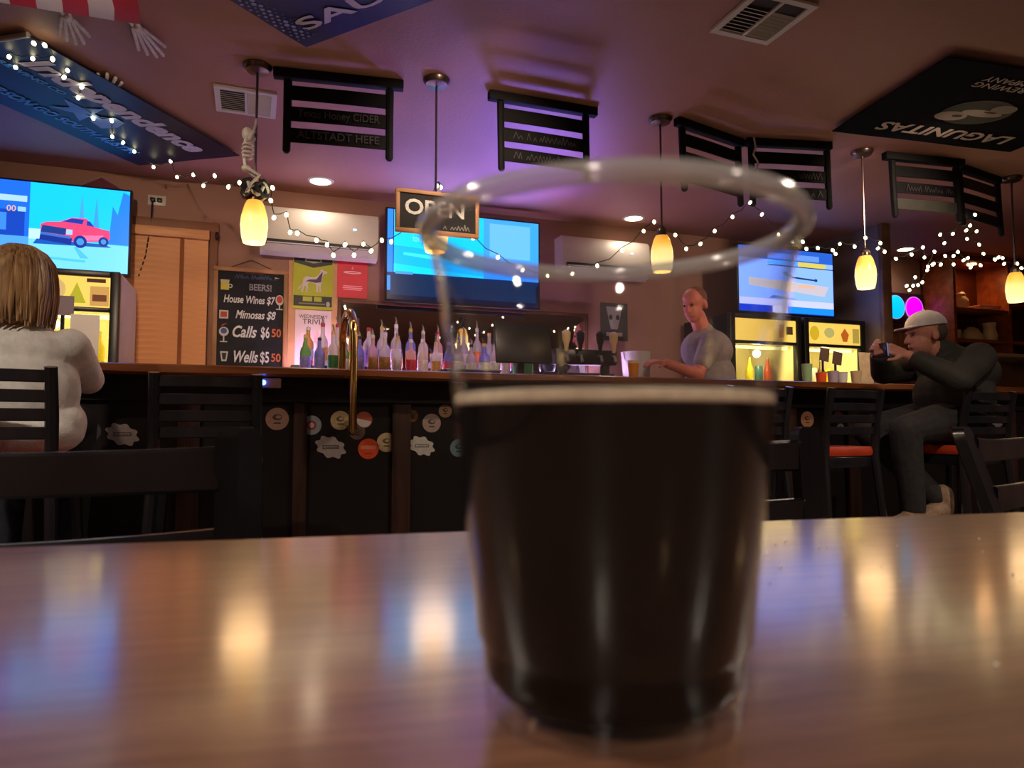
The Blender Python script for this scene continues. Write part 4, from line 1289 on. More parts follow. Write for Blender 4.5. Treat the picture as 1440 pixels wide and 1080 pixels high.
text('Independence', bpt(0.51, 0.25), E1, E2, 0.185, BANWH, ban, width=1.05, shear=0.15, offset=0.008)
text('BREWING CO', bpt(0.2, 0.43), E1, E2, 0.045, BANBL, ban, width=0.36, shear=0.1, offset=0.001)
text('LED PERSON GO SOUTH AUSTIN', bpt(0.47, 0.80), E1, E2, 0.085, BANBL, ban, width=1.04, shear=0.2, offset=0.003)
star = []
for k in range(10):
    a = PI / 2 + k * PI / 5
    r = 0.13 if k % 2 == 0 else 0.05
    star.append((r * math.cos(a) * 1.15, r * math.sin(a)))
prints('star_emblem', [(lin(110, 165, 245), star), (lin(150, 190, 250), [(0.06, 0.02), (0.1, 0.1), (0.16, 0.1), (0.2, 0.02), (0.19, -0.07), (0.1, -0.05)]), (lin(15, 19, 58), [(0.02, 0.0), (0.05, 0.03), (0.05, -0.01)])],
       bpt(0.47, 0.55), E1, E2, PRINT, ban, 0.0003)
link('hem_pole', M().cyl((A.x, A.y, CEIL - 0.02), tuple(Vector((A.x, A.y, CEIL - 0.02)) + Vector(((Cc - Bc).x, (Cc - Bc).y, 0))), 0.012, n=10), mat('pale hem pole', lin(170, 160, 165), 0.5, var=0.05), ban)

CHAR = mat('charcoal banner cloth', (0.003, 0.003, 0.0045), 0.95, spec=0.15, var=0.2, scale=4, bump=0.05)
lb = ceiling_banner('ceiling_banner', 'black banner with upside-down white lettering on the ceiling', (2.756, 2.131), (2.875, 2.901), (4.058, 2.78), CHAR)
LBW = mat('dim cream lettering', lin(196, 180, 170), 0.6, var=0.1)
text('LAGUNITAS', (3.46, 2.70, CEIL - 0.0295), (-0.995, 0.1, 0), (0.1, 0.995, 0), 0.13, LBW, lb, width=0.84, offset=0.003)
text('BREWING', (3.25, 2.24, CEIL - 0.0295), (-0.995, 0.1, 0), (0.1, 0.995, 0), 0.06, LBW, lb, width=0.34)
text('COMPANY', (3.25, 2.185, CEIL - 0.0295), (-0.995, 0.1, 0), (0.1, 0.995, 0), 0.06, LBW, lb, width=0.34)
em = [(lin(52, 48, 48), disc(0, 0, 0.19, 24, 0.13)), (lin(16, 16, 20), disc(0.01, 0.01, 0.175, 22, 0.118)), (lin(150, 136, 130), disc(0.1, 0.06, 0.09, 14, 0.05)), (lin(160, 146, 138), disc(-0.03, 0.0, 0.12, 14, 0.035)),
      (lin(140, 128, 122), disc(-0.1, -0.06, 0.07, 12, 0.045)), (lin(30, 28, 30), disc(0.07, 0.05, 0.03, 10, 0.015)), (lin(30, 28, 30), disc(-0.06, -0.02, 0.04, 10, 0.01))]
prints('emblem', em, (3.38, 2.47, CEIL - 0.0295), (-0.995, 0.1, 0), (0.1, 0.995, 0), PRINT, lb, 0.0003)

BLUEF = mat('royal blue flag cloth', lin(24, 34, 116), 0.5, var=0.25, scale=2.5, bump=0.04)
Pc = Vector((0.177, 2.986))
d1 = Vector((0.642, -0.766))
d2 = Vector((-0.766, -0.642))
sf = ceiling_banner('ceiling_banner', 'royal blue banner corner with white angular lettering on the ceiling', Pc + d1 * 1.3, Pc, Pc + d2 * 0.8, BLUEF)
sfo = Pc + d1 * 0.31 + d2 * 0.125
text('SAU', (sfo.x, sfo.y, CEIL - 0.0295), (d1.x, d1.y, 0), (d2.x, d2.y, 0), 0.105, BANWH, sf, width=0.42, offset=0.002)
dots = []
for i in range(7):
    for j in range(14):
        r = 0.004 + 0.0035 * ((i * 3 + j) % 4) / 3 + (0.003 if 2 < i < 5 else 0)
        dots.append((lin(150, 165, 235) if i < 5 else lin(60, 90, 200), disc(0.012 + i * 0.0 + 0.0, 0, 0.001, 4)))
        q = Vector((0.02 + 0.014 * i, 0.06 + 0.04 * j + 0.02 * (i % 2)))
        dots[-1] = (dots[-1][0], disc(q.x, q.y, r, 8))
prints('dot_pattern', dots, (Pc.x, Pc.y, CEIL - 0.0295), (d1.x, d1.y, 0), (d2.x, d2.y, 0), PRINT, sf, 0.00001)

# striped flag pinned flat, stripes running across the room, skeleton hands reaching out of its edge
FR, FW = mat('red flag cloth', lin(190, 24, 44), 0.6, var=0.08), mat('white flag cloth', lin(220, 214, 230), 0.6, var=0.05)
fl = thing('striped_flag', 'red and white striped flag pinned flat to the ceiling', 'flag', (-1.0, 2.7, CEIL - 0.02))
for k in range(13):
    xb = -0.444 - 0.084 * k
    rings = []
    for i in range(9):
        y = 2.985 - 0.75 * i / 8
        w = 0.02 * math.sin(i * 0.9)
        z = CEIL - 0.052 - 0.008 * math.sin(i * 1.3 + k * 0.3)
        rings.append([(xb + w, y, z), (xb - 0.0838 + w, y, z), (xb - 0.0838 + w, y, z + 0.003), (xb + w, y, z + 0.003)])
    link('stripe', M().rings(rings), FR if k % 2 == 0 else FW, fl)


def skeleton_hand(label, wrist, direc, spread=0.13, size=1.0, z=CEIL - 0.022):
    w = Vector((*wrist, z))
    d = Vector((*direc, 0)).normalized()
    s = Vector((0, 0, 1)).cross(d)
    t = thing('skeleton_hand', label, 'skeleton hand', tuple(w), group='plastic skeleton hands on the ceiling')
    link('forearm', M().capsule(w - d * 0.16 * size + s * 0.012, w - d * 0.01 + s * 0.01, 0.008, 0.009, 8).capsule(w - d * 0.16 * size - s * 0.012, w - d * 0.01 - s * 0.01, 0.007, 0.008, 8), BONE, t)
    link('palm_bones', remeshed(M().ball(w + d * 0.012, (0.022, 0.022, 0.01)).capsule(w, w + d * 0.03, 0.018, 0.015, 8), 'palm_bones', 0.004, 1), BONE, t)
    for k, (a, L) in enumerate(((-0.62, 0.13), (-0.22, 0.2), (-0.02, 0.215), (0.17, 0.2), (0.36, 0.17))):
        dd = (d * math.cos(a * spread / 0.22) + s * math.sin(a * spread / 0.22)).normalized()
        p0 = w + d * 0.015 + s * (k - 2) * 0.009
        L *= size
        segs = (0.45, 0.27, 0.17, 0.11)
        fb = M()
        pos = p0
        for q in segs:
            nx = pos + dd * L * q - Vector((0, 0, 0.001))
            fb.capsule(pos, pos + (nx - pos) * 0.9, 0.0085, 0.0072, 6)
            fb.ball(tuple(nx), 0.0088, 6, 4)
            pos = nx
        link('finger', remeshed(fb, 'finger', 0.003, 1), BONE, t)
    return t


skeleton_hand('white skeleton hand hanging from the corner of the striped flag', (-0.464, 3.06), (0.2, 1), size=0.98)
skeleton_hand('pale skeleton hand under the middle of the striped flag edge', (-0.705, 3.07), (-0.06, 1), size=0.9)
hb = skeleton_hand('skeleton fingertips poking past the edge of the navy banner', (-0.70, 3.80), (0.22, -1), size=1.1, z=CEIL - 0.0105)

# small toy skeleton climbing the first pendant's rod
sk = thing('toy_skeleton', 'small white toy skeleton climbing the lamp rod', 'toy', (-0.03, 3.25, 1.86))
sx, sy = -0.045, 3.245
link('skull', remeshed(M().ball((sx - 0.002, sy, 2.095), (0.026, 0.028, 0.03)).ball((sx + 0.018, sy, 2.078), (0.016, 0.018, 0.016)), 'skull', 0.004), BONE, sk)
for z, r in ((2.045, 0.026), (2.027, 0.029), (2.009, 0.028), (1.991, 0.025)):
    link('rib', M().tube([(sx + r * 0.8 * math.cos(a), sy + r * math.sin(a), z) for a in [2 * PI * k / 14 for k in range(14)]], 0.0045, 6, close=True), BONE, sk)
link('spine', M().tube([(sx - 0.01, sy, 2.07), (sx - 0.016, sy, 2.0), (sx - 0.008, sy, 1.945)], 0.007, 8), BONE, sk)
link('pelvis', remeshed(M().ball((sx - 0.004, sy, 1.942), (0.022, 0.026, 0.014)), 'pelvis', 0.004), BONE, sk)
for s in (-1, 1):
    link('arm', M().tube([(sx + 0.003, sy + s * 0.028, 2.06), (sx + 0.022, sy + s * 0.03, 2.10), (-0.012, sy + 0.012 + s * 0.006, 2.165 + s * 0.012)], [0.0055, 0.006, 0.005], 6), BONE, sk)
    link('leg', M().tube([(sx, sy + s * 0.016, 1.94), (sx + 0.05, sy + s * 0.03 - 0.01, 1.905), (sx + 0.015, sy + s * 0.03 - 0.015, 1.86), (sx + 0.012, sy + s * 0.03 - 0.03, 1.84)], [0.007, 0.0075, 0.006, 0.005], 6), BONE, sk)
tg = thing('wire_tangle', 'dark tangle of wire and ribbon above the amber shade', 'tangle', (-0.012, 3.27, 1.85))
rr_ = random.Random(4)
for k in range(6):
    a0 = rr_.uniform(0, 6.28)
    link('wire_loop', M().tube([(-0.012 + (0.045 + 0.01 * math.sin(3 * a + k)) * math.cos(a + a0), 3.27 + 0.045 * math.sin(a + a0), 1.86 + 0.035 * math.sin(a * 2 + k)) for a in [2 * PI * q / 16 for q in range(16)]], 0.008, 6, close=True),
         mat('dark ribbon', (0.03, 0.03, 0.035), 0.5, var=0.3) if k % 3 else BONE, tg)

# ------------------------------------------------------------------ fairy light strings
FAIRY = mat('fairy bulb', (1, 0.95, 0.8), emit=lin(255, 246, 190), estr=9)
WIRE = mat('thin green wire', (0.015, 0.02, 0.014), 0.5, var=0.1)
BULBME = M().ball((0, 0, 0), (0.0085, 0.0085, 0.011), 8, 6).mesh('bulb')
BULBME.materials.append(FAIRY)


def fairy(label, pts, wire=True):
    p0 = pts[0]
    t = thing('fairy_lights', label, 'light string', p0, group='strings of fairy lights')
    path = []
    for i, p in enumerate(pts):
        q = Vector(p) + Vector((0, 0, 0.016))
        path.append(q)
        if i < len(pts) - 1:
            nx = Vector(pts[i + 1])
            d = (nx - Vector(p)).length
            path.append((q + nx + Vector((0, 0, 0.016))) / 2 - Vector((0, 0, min(0.02, d * 0.12))))
    link('wire', M().tube(path, 0.0022, 5), WIRE, t)
    for p in pts:
        o = bpy.data.objects.new('bulb', BULBME)
        COL.objects.link(o)
        o.parent = t
        o.location = Vector(p) - Vector(p0)
        o.rotation_euler = (random.uniform(-0.6, 0.6), random.uniform(-0.6, 0.6), 0)
    return t


fairy('fairy lights draped under the navy banner to the skeleton lamp',
      [(-0.865, 3.287, 2.37), (-0.833, 3.31, 2.38), (-0.829, 3.416, 2.375), (-0.91, 3.452, 2.38), (-0.993, 3.445, 2.37), (-1.001, 3.561, 2.38), (-0.825, 3.591, 2.38), (-0.793, 3.505, 2.375), (-0.771, 3.67, 2.38), (-0.811, 3.798, 2.38), (-0.792, 4.031, 2.38),
       (-0.707, 4.018, 2.375), (-0.743, 4.257, 2.38), (-0.7, 4.313, 2.375), (-0.664, 4.45, 2.38), (-0.583, 4.6, 2.353), (-0.482, 4.5, 2.365), (-0.426, 4.3, 2.211), (-0.331, 4.15, 2.185), (-0.269, 4.0, 2.084), (-0.208, 3.85, 2.094), (-0.133, 3.6, 1.964), (-0.08, 3.45, 1.942), (-0.056, 3.33, 1.908)])
fairy('fairy lights looping across the wide white air conditioner',
      [(0.06, 3.22, 1.86), (0.054, 3.22, 1.803), (0.068, 3.22, 1.729), (0.12, 3.22, 1.747), (0.137, 3.22, 1.67), (0.167, 3.22, 1.669), (0.249, 3.22, 1.645), (0.295, 3.22, 1.63), (0.323, 3.22, 1.584), (0.373, 3.22, 1.637), (0.414, 3.22, 1.592), (0.455, 3.22, 1.647), (0.49, 3.22, 1.618),
       (0.538, 3.22, 1.671), (0.581, 3.22, 1.669), (0.662, 3.22, 1.75), (0.746, 3.22, 1.853), (0.79, 3.2, 1.949), (0.8, 3.17, 1.934)])
fairy('fairy lights hanging behind the upper part of the clear cup',
      [(0.857, 3.12, 1.82), (0.942, 3.12, 1.693), (1.065, 3.12, 1.613), (1.189, 3.12, 1.562), (1.318, 3.12, 1.544), (1.449, 3.12, 1.564), (1.584, 3.12, 1.613), (1.724, 3.12, 1.703), (1.848, 3.12, 1.813), (1.91, 3.12, 1.867)])
fairy('fairy lights running past the sports television to the partition lamp',
      [(2.035, 3.12, 1.81), (2.1, 3.12, 1.743), (2.188, 3.12, 1.777), (2.278, 3.12, 1.854), (2.393, 3.12, 1.942), (2.51, 3.12, 2.033), (2.603, 3.14, 1.983), (2.696, 3.12, 1.874), (2.792, 3.12, 1.843), (2.861, 3.12, 1.849), (2.885, 3.12, 1.811), (2.966, 3.12, 1.822), (3.072, 3.12, 1.819), (3.092, 3.12, 1.8),
       (3.125, 3.12, 1.86), (3.213, 3.10, 1.848), (3.243, 3.05, 1.889), (3.353, 3.05, 1.868), (3.388, 3.10, 1.852), (3.461, 3.12, 1.844)])
fairy('dense fairy lights gathered under the navy hanging chair back',
      [(3.547, 3.12, 1.809), (3.672, 3.12, 1.845), (3.766, 3.12, 1.896), (3.775, 3.12, 1.836), (3.858, 3.12, 1.878), (3.801, 3.12, 1.782), (3.849, 3.12, 1.803), (3.907, 3.12, 1.803), (3.946, 3.12, 1.859), (4.015, 3.12, 1.812), (4.017, 3.12, 1.865), (4.055, 3.12, 1.894), (4.101, 3.12, 1.845), (4.138, 3.12, 1.861),
       (4.16, 3.12, 1.805), (4.247, 3.12, 1.825), (4.276, 3.12, 1.9), (4.242, 3.12, 1.955), (4.138, 3.12, 1.982), (4.197, 3.1, 2.03), (4.081, 3.08, 2.02), (4.089, 3.06, 2.045), (4.08, 3.02, 2.10), (4.022, 3.06, 2.05), (4.018, 3.12, 2.002), (3.911, 3.12, 1.987), (3.944, 3.12, 1.938)])
fairy('short drooping cluster of fairy lights above the glowing round signs',
      [(3.85, 3.13, 1.80), (3.855, 3.17, 1.775), (3.847, 3.2, 1.705), (3.811, 3.2, 1.685), (3.77, 3.2, 1.678), (3.717, 3.2, 1.674), (3.739, 3.2, 1.649), (3.789, 3.2, 1.732)])
fairy('fairy lights wound above the lamp near the wooden hutch',
      [(4.347, 3.1, 1.865), (4.38, 3.1, 1.881), (4.417, 3.1, 1.88), (4.428, 3.1, 1.844), (4.49, 3.06, 1.842), (4.496, 3.04, 1.809), (4.60, 3.04, 1.82)])
wh = thing('hanging_wire', 'thin white wire dangling from a hanging chair back', 'wire', (2.56, 3.16, 2.0))
link('strand', M().tube([(2.56, 3.14, 2.41), (2.57, 3.14, 2.36), (2.55, 3.135, 2.31), (2.575, 3.13, 2.27), (2.565, 3.13, 2.2), (2.53, 3.13, 2.16), (2.55, 3.13, 2.12)], 0.005, 6), mat('clear wire', (0.6, 0.58, 0.5), 0.3, var=0.1), wh)
link('tip', M().ball((2.55, 3.13, 2.115), 0.009), MATS['clear wire'], wh)

# ------------------------------------------------------------------ far end: glowing round signs, hutch, clutter
rs = thing('neon_sign', 'dark box sign with round blue and magenta lights', 'sign', (5.71, 4.93, 1.8))
link('backboard', M().bx(5.46, 5.96, 4.95, 4.999, 1.79, 2.07, bev=0.004), mat('dark maroon board', (0.06, 0.01, 0.03), 0.5, var=0.2), rs)
for x, c, nm in ((5.595, lin(0, 190, 255), 'blue'), (5.825, lin(225, 0, 255), 'magenta')):
    rl = M().lathe([(0.105, 0), (0.105, 0.012), (0.09, 0.02), (0.001, 0.022)], n=28).mesh('round_light')
    rl.transform(Matrix.Translation((x, 4.949, 1.93)) @ Matrix.Rotation(PI / 2, 4, 'X'))
    link('round_light', rl, mat('%s disc light' % nm, c, 0.4, emit=c, estr=1.1, var=0.1), rs)
    link('ring', M().tube([(x + 0.108 * math.cos(a), 4.94, 1.93 + 0.108 * math.sin(a)) for a in [2 * PI * k / 32 for k in range(32)]], 0.005, 6, close=True), mat('%s ring' % nm, c, 0.4, emit=tuple(0.5 + 0.5 * v for v in c), estr=0.5), rs)

HUTW = mat('red brown hutch wood', lin(150, 76, 40), 0.42, var=0.3, scale=4, stretch=(0.6, 4, 4))
hu = thing('wooden_hutch', 'red-brown wooden hutch with open shelves on the back wall', 'hutch', (6.4, 4.8, 1.5))
link('back_board', M().bx(5.98, 7.5, 4.975, 4.995, 1.5, 2.40), mat('dark hutch back', lin(92, 40, 26), 0.5, var=0.25), hu)
for x in (5.98, 6.70, 7.46):
    link('side_panel', M().bx(x, x + 0.035, 4.66, 4.974, 1.5, 2.40, bev=0.003), HUTW, hu)
for a, e, z in ((6.016, 6.699, 1.60), (6.016, 6.699, 1.885), (6.016, 6.699, 2.36), (6.736, 7.459, 1.96), (6.736, 7.459, 1.60), (6.736, 7.459, 2.36)):
    link('shelf', M().bx(a, e, 4.665, 4.974, z, z + 0.028, bev=0.002), HUTW, hu)
link('crown', M().bx(5.95, 7.52, 4.63, 4.995, 2.401, 2.4195), HUTW, hu)
lh = lamp('hutch_lamp', 'AREA', (6.36, 4.72, 2.33), 1.6, lin(255, 180, 110), size=0.12)
lh.parent = hu
lh.location = Vector((6.36, 4.76, 2.335)) - Vector(hu.location)
link('puck_light', M().lathe([(0.04, 2.358), (0.04, 2.345), (0.03, 2.342)], (6.36, 4.76, 0), n=16), DLD, hu)
CER = mat('cream ceramic', lin(236, 210, 170), 0.35, var=0.06)


def ceramic(name, label, x, y, z, prof, m=CER, handle=False):
    t = thing(name, label, name.replace('_', ' ').split()[-1], (x, y, z), group='crockery on the hutch shelves')
    link('body', M().lathe([(r, h + 0.0005) for r, h in prof], (x, y, z), n=20), m, t)
    if handle:
        r = prof[1][0]
        link('handle', M().tube([(x + r * 0.9, y, z + 0.03), (x + r + 0.03, y, z + 0.04), (x + r + 0.03, y, z + 0.08), (x + r * 0.9, y, z + 0.09)], 0.007, 6), m, t)
    else:
        r, h = prof[-1]
        link('rim', M().lathe([(r + 0.002, h + 0.001), (r + 0.003, h + 0.005), (r * 0.8, h + 0.006)], (x, y, z), n=20), m, t)
    return t


ceramic('cookie_jar', 'round cream jar on the upper hutch shelf', 6.24, 4.80, 1.914, [(0.05, 0), (0.075, 0.05), (0.07, 0.1), (0.045, 0.13), (0.05, 0.15), (0.03, 0.175)])
ceramic('mug', 'cream mug on the lower hutch shelf behind the man in a cap', 6.13, 4.80, 1.629, [(0.06, 0), (0.07, 0.03), (0.07, 0.09)], handle=True)
ceramic('bowl', 'upturned cream bowl on the lower hutch shelf', 6.37, 4.80, 1.629, [(0.11, 0), (0.10, 0.04), (0.06, 0.11), (0.03, 0.125)])
ceramic('pitcher', 'white pitcher on the lower hutch shelf', 6.55, 4.75, 1.629, [(0.06, 0), (0.068, 0.05), (0.05, 0.12), (0.06, 0.17)], handle=True)
ceramic('bowl', 'orange bowl at the end of the lower hutch shelf', 6.63, 4.90, 1.629, [(0.04, 0), (0.06, 0.04), (0.058, 0.09)], mat('orange glaze', lin(226, 140, 60), 0.3, var=0.1))
bkx = thing('box', 'flat pale box on the upper hutch shelf', 'box', (6.52, 4.8, 1.914))
link('carton', M().bx(6.40, 6.67, 4.72, 4.90, 1.9145, 1.95, bev=0.003), mat('pale pink carton', lin(220, 170, 150), 0.6, var=0.06), bkx)
link('lid', M().bx(6.395, 6.675, 4.715, 4.905, 1.951, 1.965, bev=0.002), MATS['pale pink carton'], bkx)
wsh = thing('wall_shelf', 'pale wall shelf below the wooden hutch', 'shelf', (6.5, 4.8, 1.5))
link('board', M().bx(6.02, 7.4, 4.52, 4.998, 1.455, 1.485, bev=0.003), mat('pale laminate', lin(200, 180, 150), 0.4, var=0.06), wsh)
for x in (6.2, 7.2):
    link('bracket', M().bx(x - 0.01, x + 0.01, 4.7, 4.998, 1.38, 1.4545), STEEL, wsh)
tow = thing('towel_dispenser', 'white paper towel dispenser under the pale wall shelf', 'dispenser', (6.3, 4.85, 1.3))
link('case', M().bx(6.17, 6.40, 4.82, 4.998, 1.30, 1.41, bev=0.012), WHITEPL, tow)
link('slot', M().bx(6.2, 6.37, 4.83, 4.9, 1.295, 1.2995), BLACKPL, tow)
rg = random.Random(5)
for k in range(9):
    x = 6.12 + 0.1 * k
    h = rg.uniform(0.1, 0.19)
    cc = rg.choice([lin(120, 110, 90), lin(190, 180, 160), lin(60, 60, 60)])
    ceramic('glass_tumbler', 'tumbler on the far back counter, %s from the partition' % ordn[k], x, 4.6 + 0.05 * (k % 2), 1.0205, [(0.03, 0), (0.036, h * 0.6), (0.038, h)], mat('tumbler %d' % k, cc, 0.15, trans=0.4, var=0.1))

# black wall cabinet board filling the bay beside the partition, with wood panel
wp = thing('wood_wall_panel', 'brown wooden panelling between partition and hutch', 'panelling', (5.4, 4.99, 1.0))
for k in range(8):
    x = 4.745 + 0.15 * k
    link('plank', M().bx(x, x + 0.148, 4.985, 4.9975, 1.02, 1.78, bev=0.002), mat('panelling wood', lin(110, 62, 40), 0.5, var=0.3, scale=5, stretch=(4, 4, 0.5)), wp)

# bar-top clutter
pap = thing('menu_sheet', 'white menu sheet standing on the bar beside the blonde person', 'menu', (-0.72, 3.6, 1.085))
link('sheet', M().box((-0.715, 3.62, 1.205), (0.115, 0.003, 0.235), rot=Matrix.Rotation(-0.08, 4, 'X')), mat('white card', (0.7, 0.68, 0.66), 0.5, var=0.03), pap)
link('holder', M().box((-0.715, 3.62, 1.0935), (0.13, 0.06, 0.015), bev=0.003), BLACKPL, pap)
tm = thing('table_marker', 'small grey card on a black stem in front of the tall cooler', 'card', (-0.79, 3.75, 1.085))
link('stem', M().cyl((-0.83, 3.75, 1.09), (-0.83, 3.75, 1.36), 0.008, n=8), BLACKPL, tm)
link('card', M().bx(-0.872, -0.785, 3.74, 3.744, 1.33, 1.42), mat('grey card', lin(130, 116, 130), 0.5, var=0.04), tm)
link('base', M().lathe([(0.035, 1.0855), (0.033, 1.095)], (-0.83, 3.75, 0), n=16), BLACKPL, tm)
for k, (x, z, hgt, lab) in enumerate(((3.455, 1.24, 0.13, 'brown card on a stem on the bar before the coolers'), (3.56, 1.22, 0.1, 'dark square card on a stem nearer the man in a cap'))):
    t = thing('table_marker', lab, 'card', (x, 3.62, 1.085))
    link('stem', M().cyl((x, 3.62, 1.09), (x, 3.62, z + 0.02), 0.008, n=8), BLACKPL, t)
    link('card', M().box((x + 0.01, 3.612, z + 0.045), (0.075, 0.004, 0.085), rot=Matrix.Rotation(0.15, 4, 'Y')), mat('brown card', lin(96, 76, 70), 0.5, var=0.05), t)
    link('base', M().lathe([(0.035, 1.0855), (0.033, 1.095)], (x, 3.62, 0), n=16), BLACKPL, t)
for x, c, h, lab in ((3.375, lin(230, 90, 40), 0.075, 'orange cup on the bar before the coolers'), (3.47, lin(170, 160, 190), 0.085, 'lilac cup on the bar between the cards'),
                     (3.545, lin(210, 215, 225), 0.08, 'white cup on the bar beside the square card'), (3.66, lin(200, 176, 150), 0.09, 'tan cup on the bar by the raised hands'), (3.40, lin(140, 180, 140), 0.14, 'pale green tumbler behind the orange cup')):
    y = 3.55 if h < 0.1 else 3.7
    t = thing('bar_cup', lab, 'cup', (x, y, 1.085))
    link('body', M().lathe([(0.026, 1.0855), (0.034, 1.0855 + h)], (x, y, 0), n=18), mat('cup ' + lab[:10], c, 0.4, var=0.06), t)
    link('rim', M().lathe([(0.0345, 1.086 + h), (0.036, 1.088 + h), (0.032, 1.089 + h)], (x, y, 0), n=18), WHITEPL, t)
mn = thing('menu_sheet', 'tall menu card on the bar in front of the man in a cap', 'menu', (3.82, 3.6, 1.085))
link('sheet', M().box((3.80, 3.6, 1.20), (0.11, 0.003, 0.22), rot=Matrix.Rotation(-0.06, 4, 'X')), mat('cream card', lin(214, 190, 160), 0.5, var=0.1, scale=20), mn)
link('holder', M().box((3.80, 3.6, 1.0935), (0.12, 0.05, 0.015), bev=0.003), BLACKPL, mn)

# beer taps behind the cup
tt = thing('beer_tap_tower', 'dark beer tap tower with white handles behind the cup', 'beer tap', (1.85, 3.82, 1.085))
link('column', M().bx(1.66, 2.06, 3.80, 3.90, 1.19, 1.28, bev=0.01), mat('dark tap steel', (0.06, 0.06, 0.07), 0.3, 0.8, var=0.1), tt)
for x in (1.72, 2.0):
    link('leg', M().cyl((x, 3.85, 1.0855), (x, 3.85, 1.19), 0.03), MATS['dark tap steel'], tt)
for x in (1.71, 1.80, 1.93, 2.02):
    link('faucet', M().tube([(x, 3.799, 1.24), (x, 3.76, 1.235), (x, 3.745, 1.20)], 0.01, 8), STEEL, tt)
    link('tap_handle', M().lathe([(0.01, 1.26), (0.014, 1.30), (0.024, 1.33), (0.026, 1.37), (0.012, 1.385)], (x, 3.77, 0), n=14), CER if x in (1.71, 2.02) else BLACKPL, tt)
bk = thing('ice_bucket', 'white plastic bucket on the back counter behind the bartender', 'bucket', (2.66, 4.62, 1.02))
link('body', M().lathe([(0.085, 1.021), (0.11, 1.36), (0.115, 1.37), (0.105, 1.371)], (2.66, 4.62, 0), n=24), WHITEPL, bk)
link('handle', M().tube([(2.66 + 0.115 * math.cos(a), 4.62 - 0.02, 1.36 - 0.12 * math.sin(a)) for a in [PI * k / 10 for k in range(11)]], 0.004, 6), STEEL, bk)
pg = thing('beer_glass', 'amber beer glass on the bar in front of the bartender', 'glass', (2.06, 3.65, 1.085))
link('beer', M().lathe([(0.026, 1.09), (0.034, 1.19)], (2.10, 3.68, 0), n=18), mat('amber beer', lin(230, 150, 30), 0.2, var=0.1), pg)
link('foam', M().lathe([(0.034, 1.191), (0.035, 1.205), (0.03, 1.21)], (2.10, 3.68, 0), n=18), FOAM, pg)
rgs = thing('cash_register', 'dark point of sale terminal on the bar behind the cup', 'register', (1.45, 3.82, 1.085))
link('stand', M().bx(1.38, 1.52, 3.74, 3.9, 1.0855, 1.11, bev=0.004), BLACKPL, rgs)
link('neck', M().bx(1.43, 1.47, 3.83, 3.86, 1.1105, 1.24), BLACKPL, rgs)
link('monitor', M().box((1.45, 3.80, 1.30), (0.34, 0.03, 0.24), rot=Matrix.Rotation(-0.2, 4, 'X'), bev=0.005), BLACKPL, rgs)

# violet stage wash lamp on the riser, pointing at the ceiling
up = thing('wash_light', 'small violet LED wash light among the liquor bottles', 'light', (1.53, 4.62, 1.15))
upx, upy = 1.98, 4.70
up.location = (upx, upy, 1.02)
WM[up.name] = Matrix.Translation(up.location)
link('housing', M().lathe([(0.05, 1.2115), (0.06, 1.24), (0.06, 1.35), (0.055, 1.35), (0.05, 1.26)], (upx, upy, 0), n=20), BLACKPL, up)
link('lens', M().lathe([(0.052, 1.335), (0.001, 1.337)], (upx, upy, 0), n=20), mat('violet lens', (0.3, 0.1, 0.5), emit=(0.5, 0.12, 1.0), estr=6), up)
ul = lamp('wash_lamp', 'SPOT', (upx, upy, 1.36), UPLIGHT_W, (0.24, 0.15, 1.0), size=0.2, spot=math.radians(74), blend=0.8)
aim(ul, (1.35, 4.1, CEIL))
ul.parent = up
ul.location = Vector((upx, upy, 1.36)) - Vector(up.location)

# ------------------------------------------------------------------ people


def limb(b_, pts, rads):
    for i in range(len(pts) - 1):
        b_.capsule(pts[i], pts[i + 1], rads[i], rads[i + 1])
    return b_


def head_shapes(b_, c, face, up=(0, 0, 1), s=1.0):
    """skull, jaw, nose, ears; c = head centre, face = direction of the face"""
    c = Vector(c)
    f = Vector(face).normalized()
    u = Vector(up).normalized()
    f = (f - u * f.dot(u)).normalized()
    r = f.cross(u)
    R = Matrix((r, f, u)).transposed().to_4x4()
    b_.ball(c + u * 0.03 * s - f * 0.012 * s, (0.076 * s, 0.094 * s, 0.088 * s), 18, 12, R)
    b_.ball(c - u * 0.045 * s + f * 0.03 * s, (0.058 * s, 0.066 * s, 0.07 * s), 16, 10, R)
    b_.ball(c - u * 0.092 * s + f * 0.058 * s, (0.03 * s, 0.03 * s, 0.024 * s), 12, 8, R)
    b_.capsule(c + u * 0.012 * s + f * 0.086 * s, c - u * 0.03 * s + f * 0.106 * s, 0.009 * s, 0.015 * s, 8)
    b_.ball(c - u * 0.06 * s + f * 0.09 * s, (0.022 * s, 0.01 * s, 0.008 * s), 10, 6, R)
    b_.ball(c + u * 0.022 * s + f * 0.082 * s, (0.05 * s, 0.014 * s, 0.01 * s), 10, 6, R)
    for sg_ in (-1, 1):
        b_.ball(c - u * 0.01 * s + r * 0.078 * s * sg_ - f * 0.012 * s, (0.012 * s, 0.02 * s, 0.032 * s), 10, 8, R)
    return f, u, r


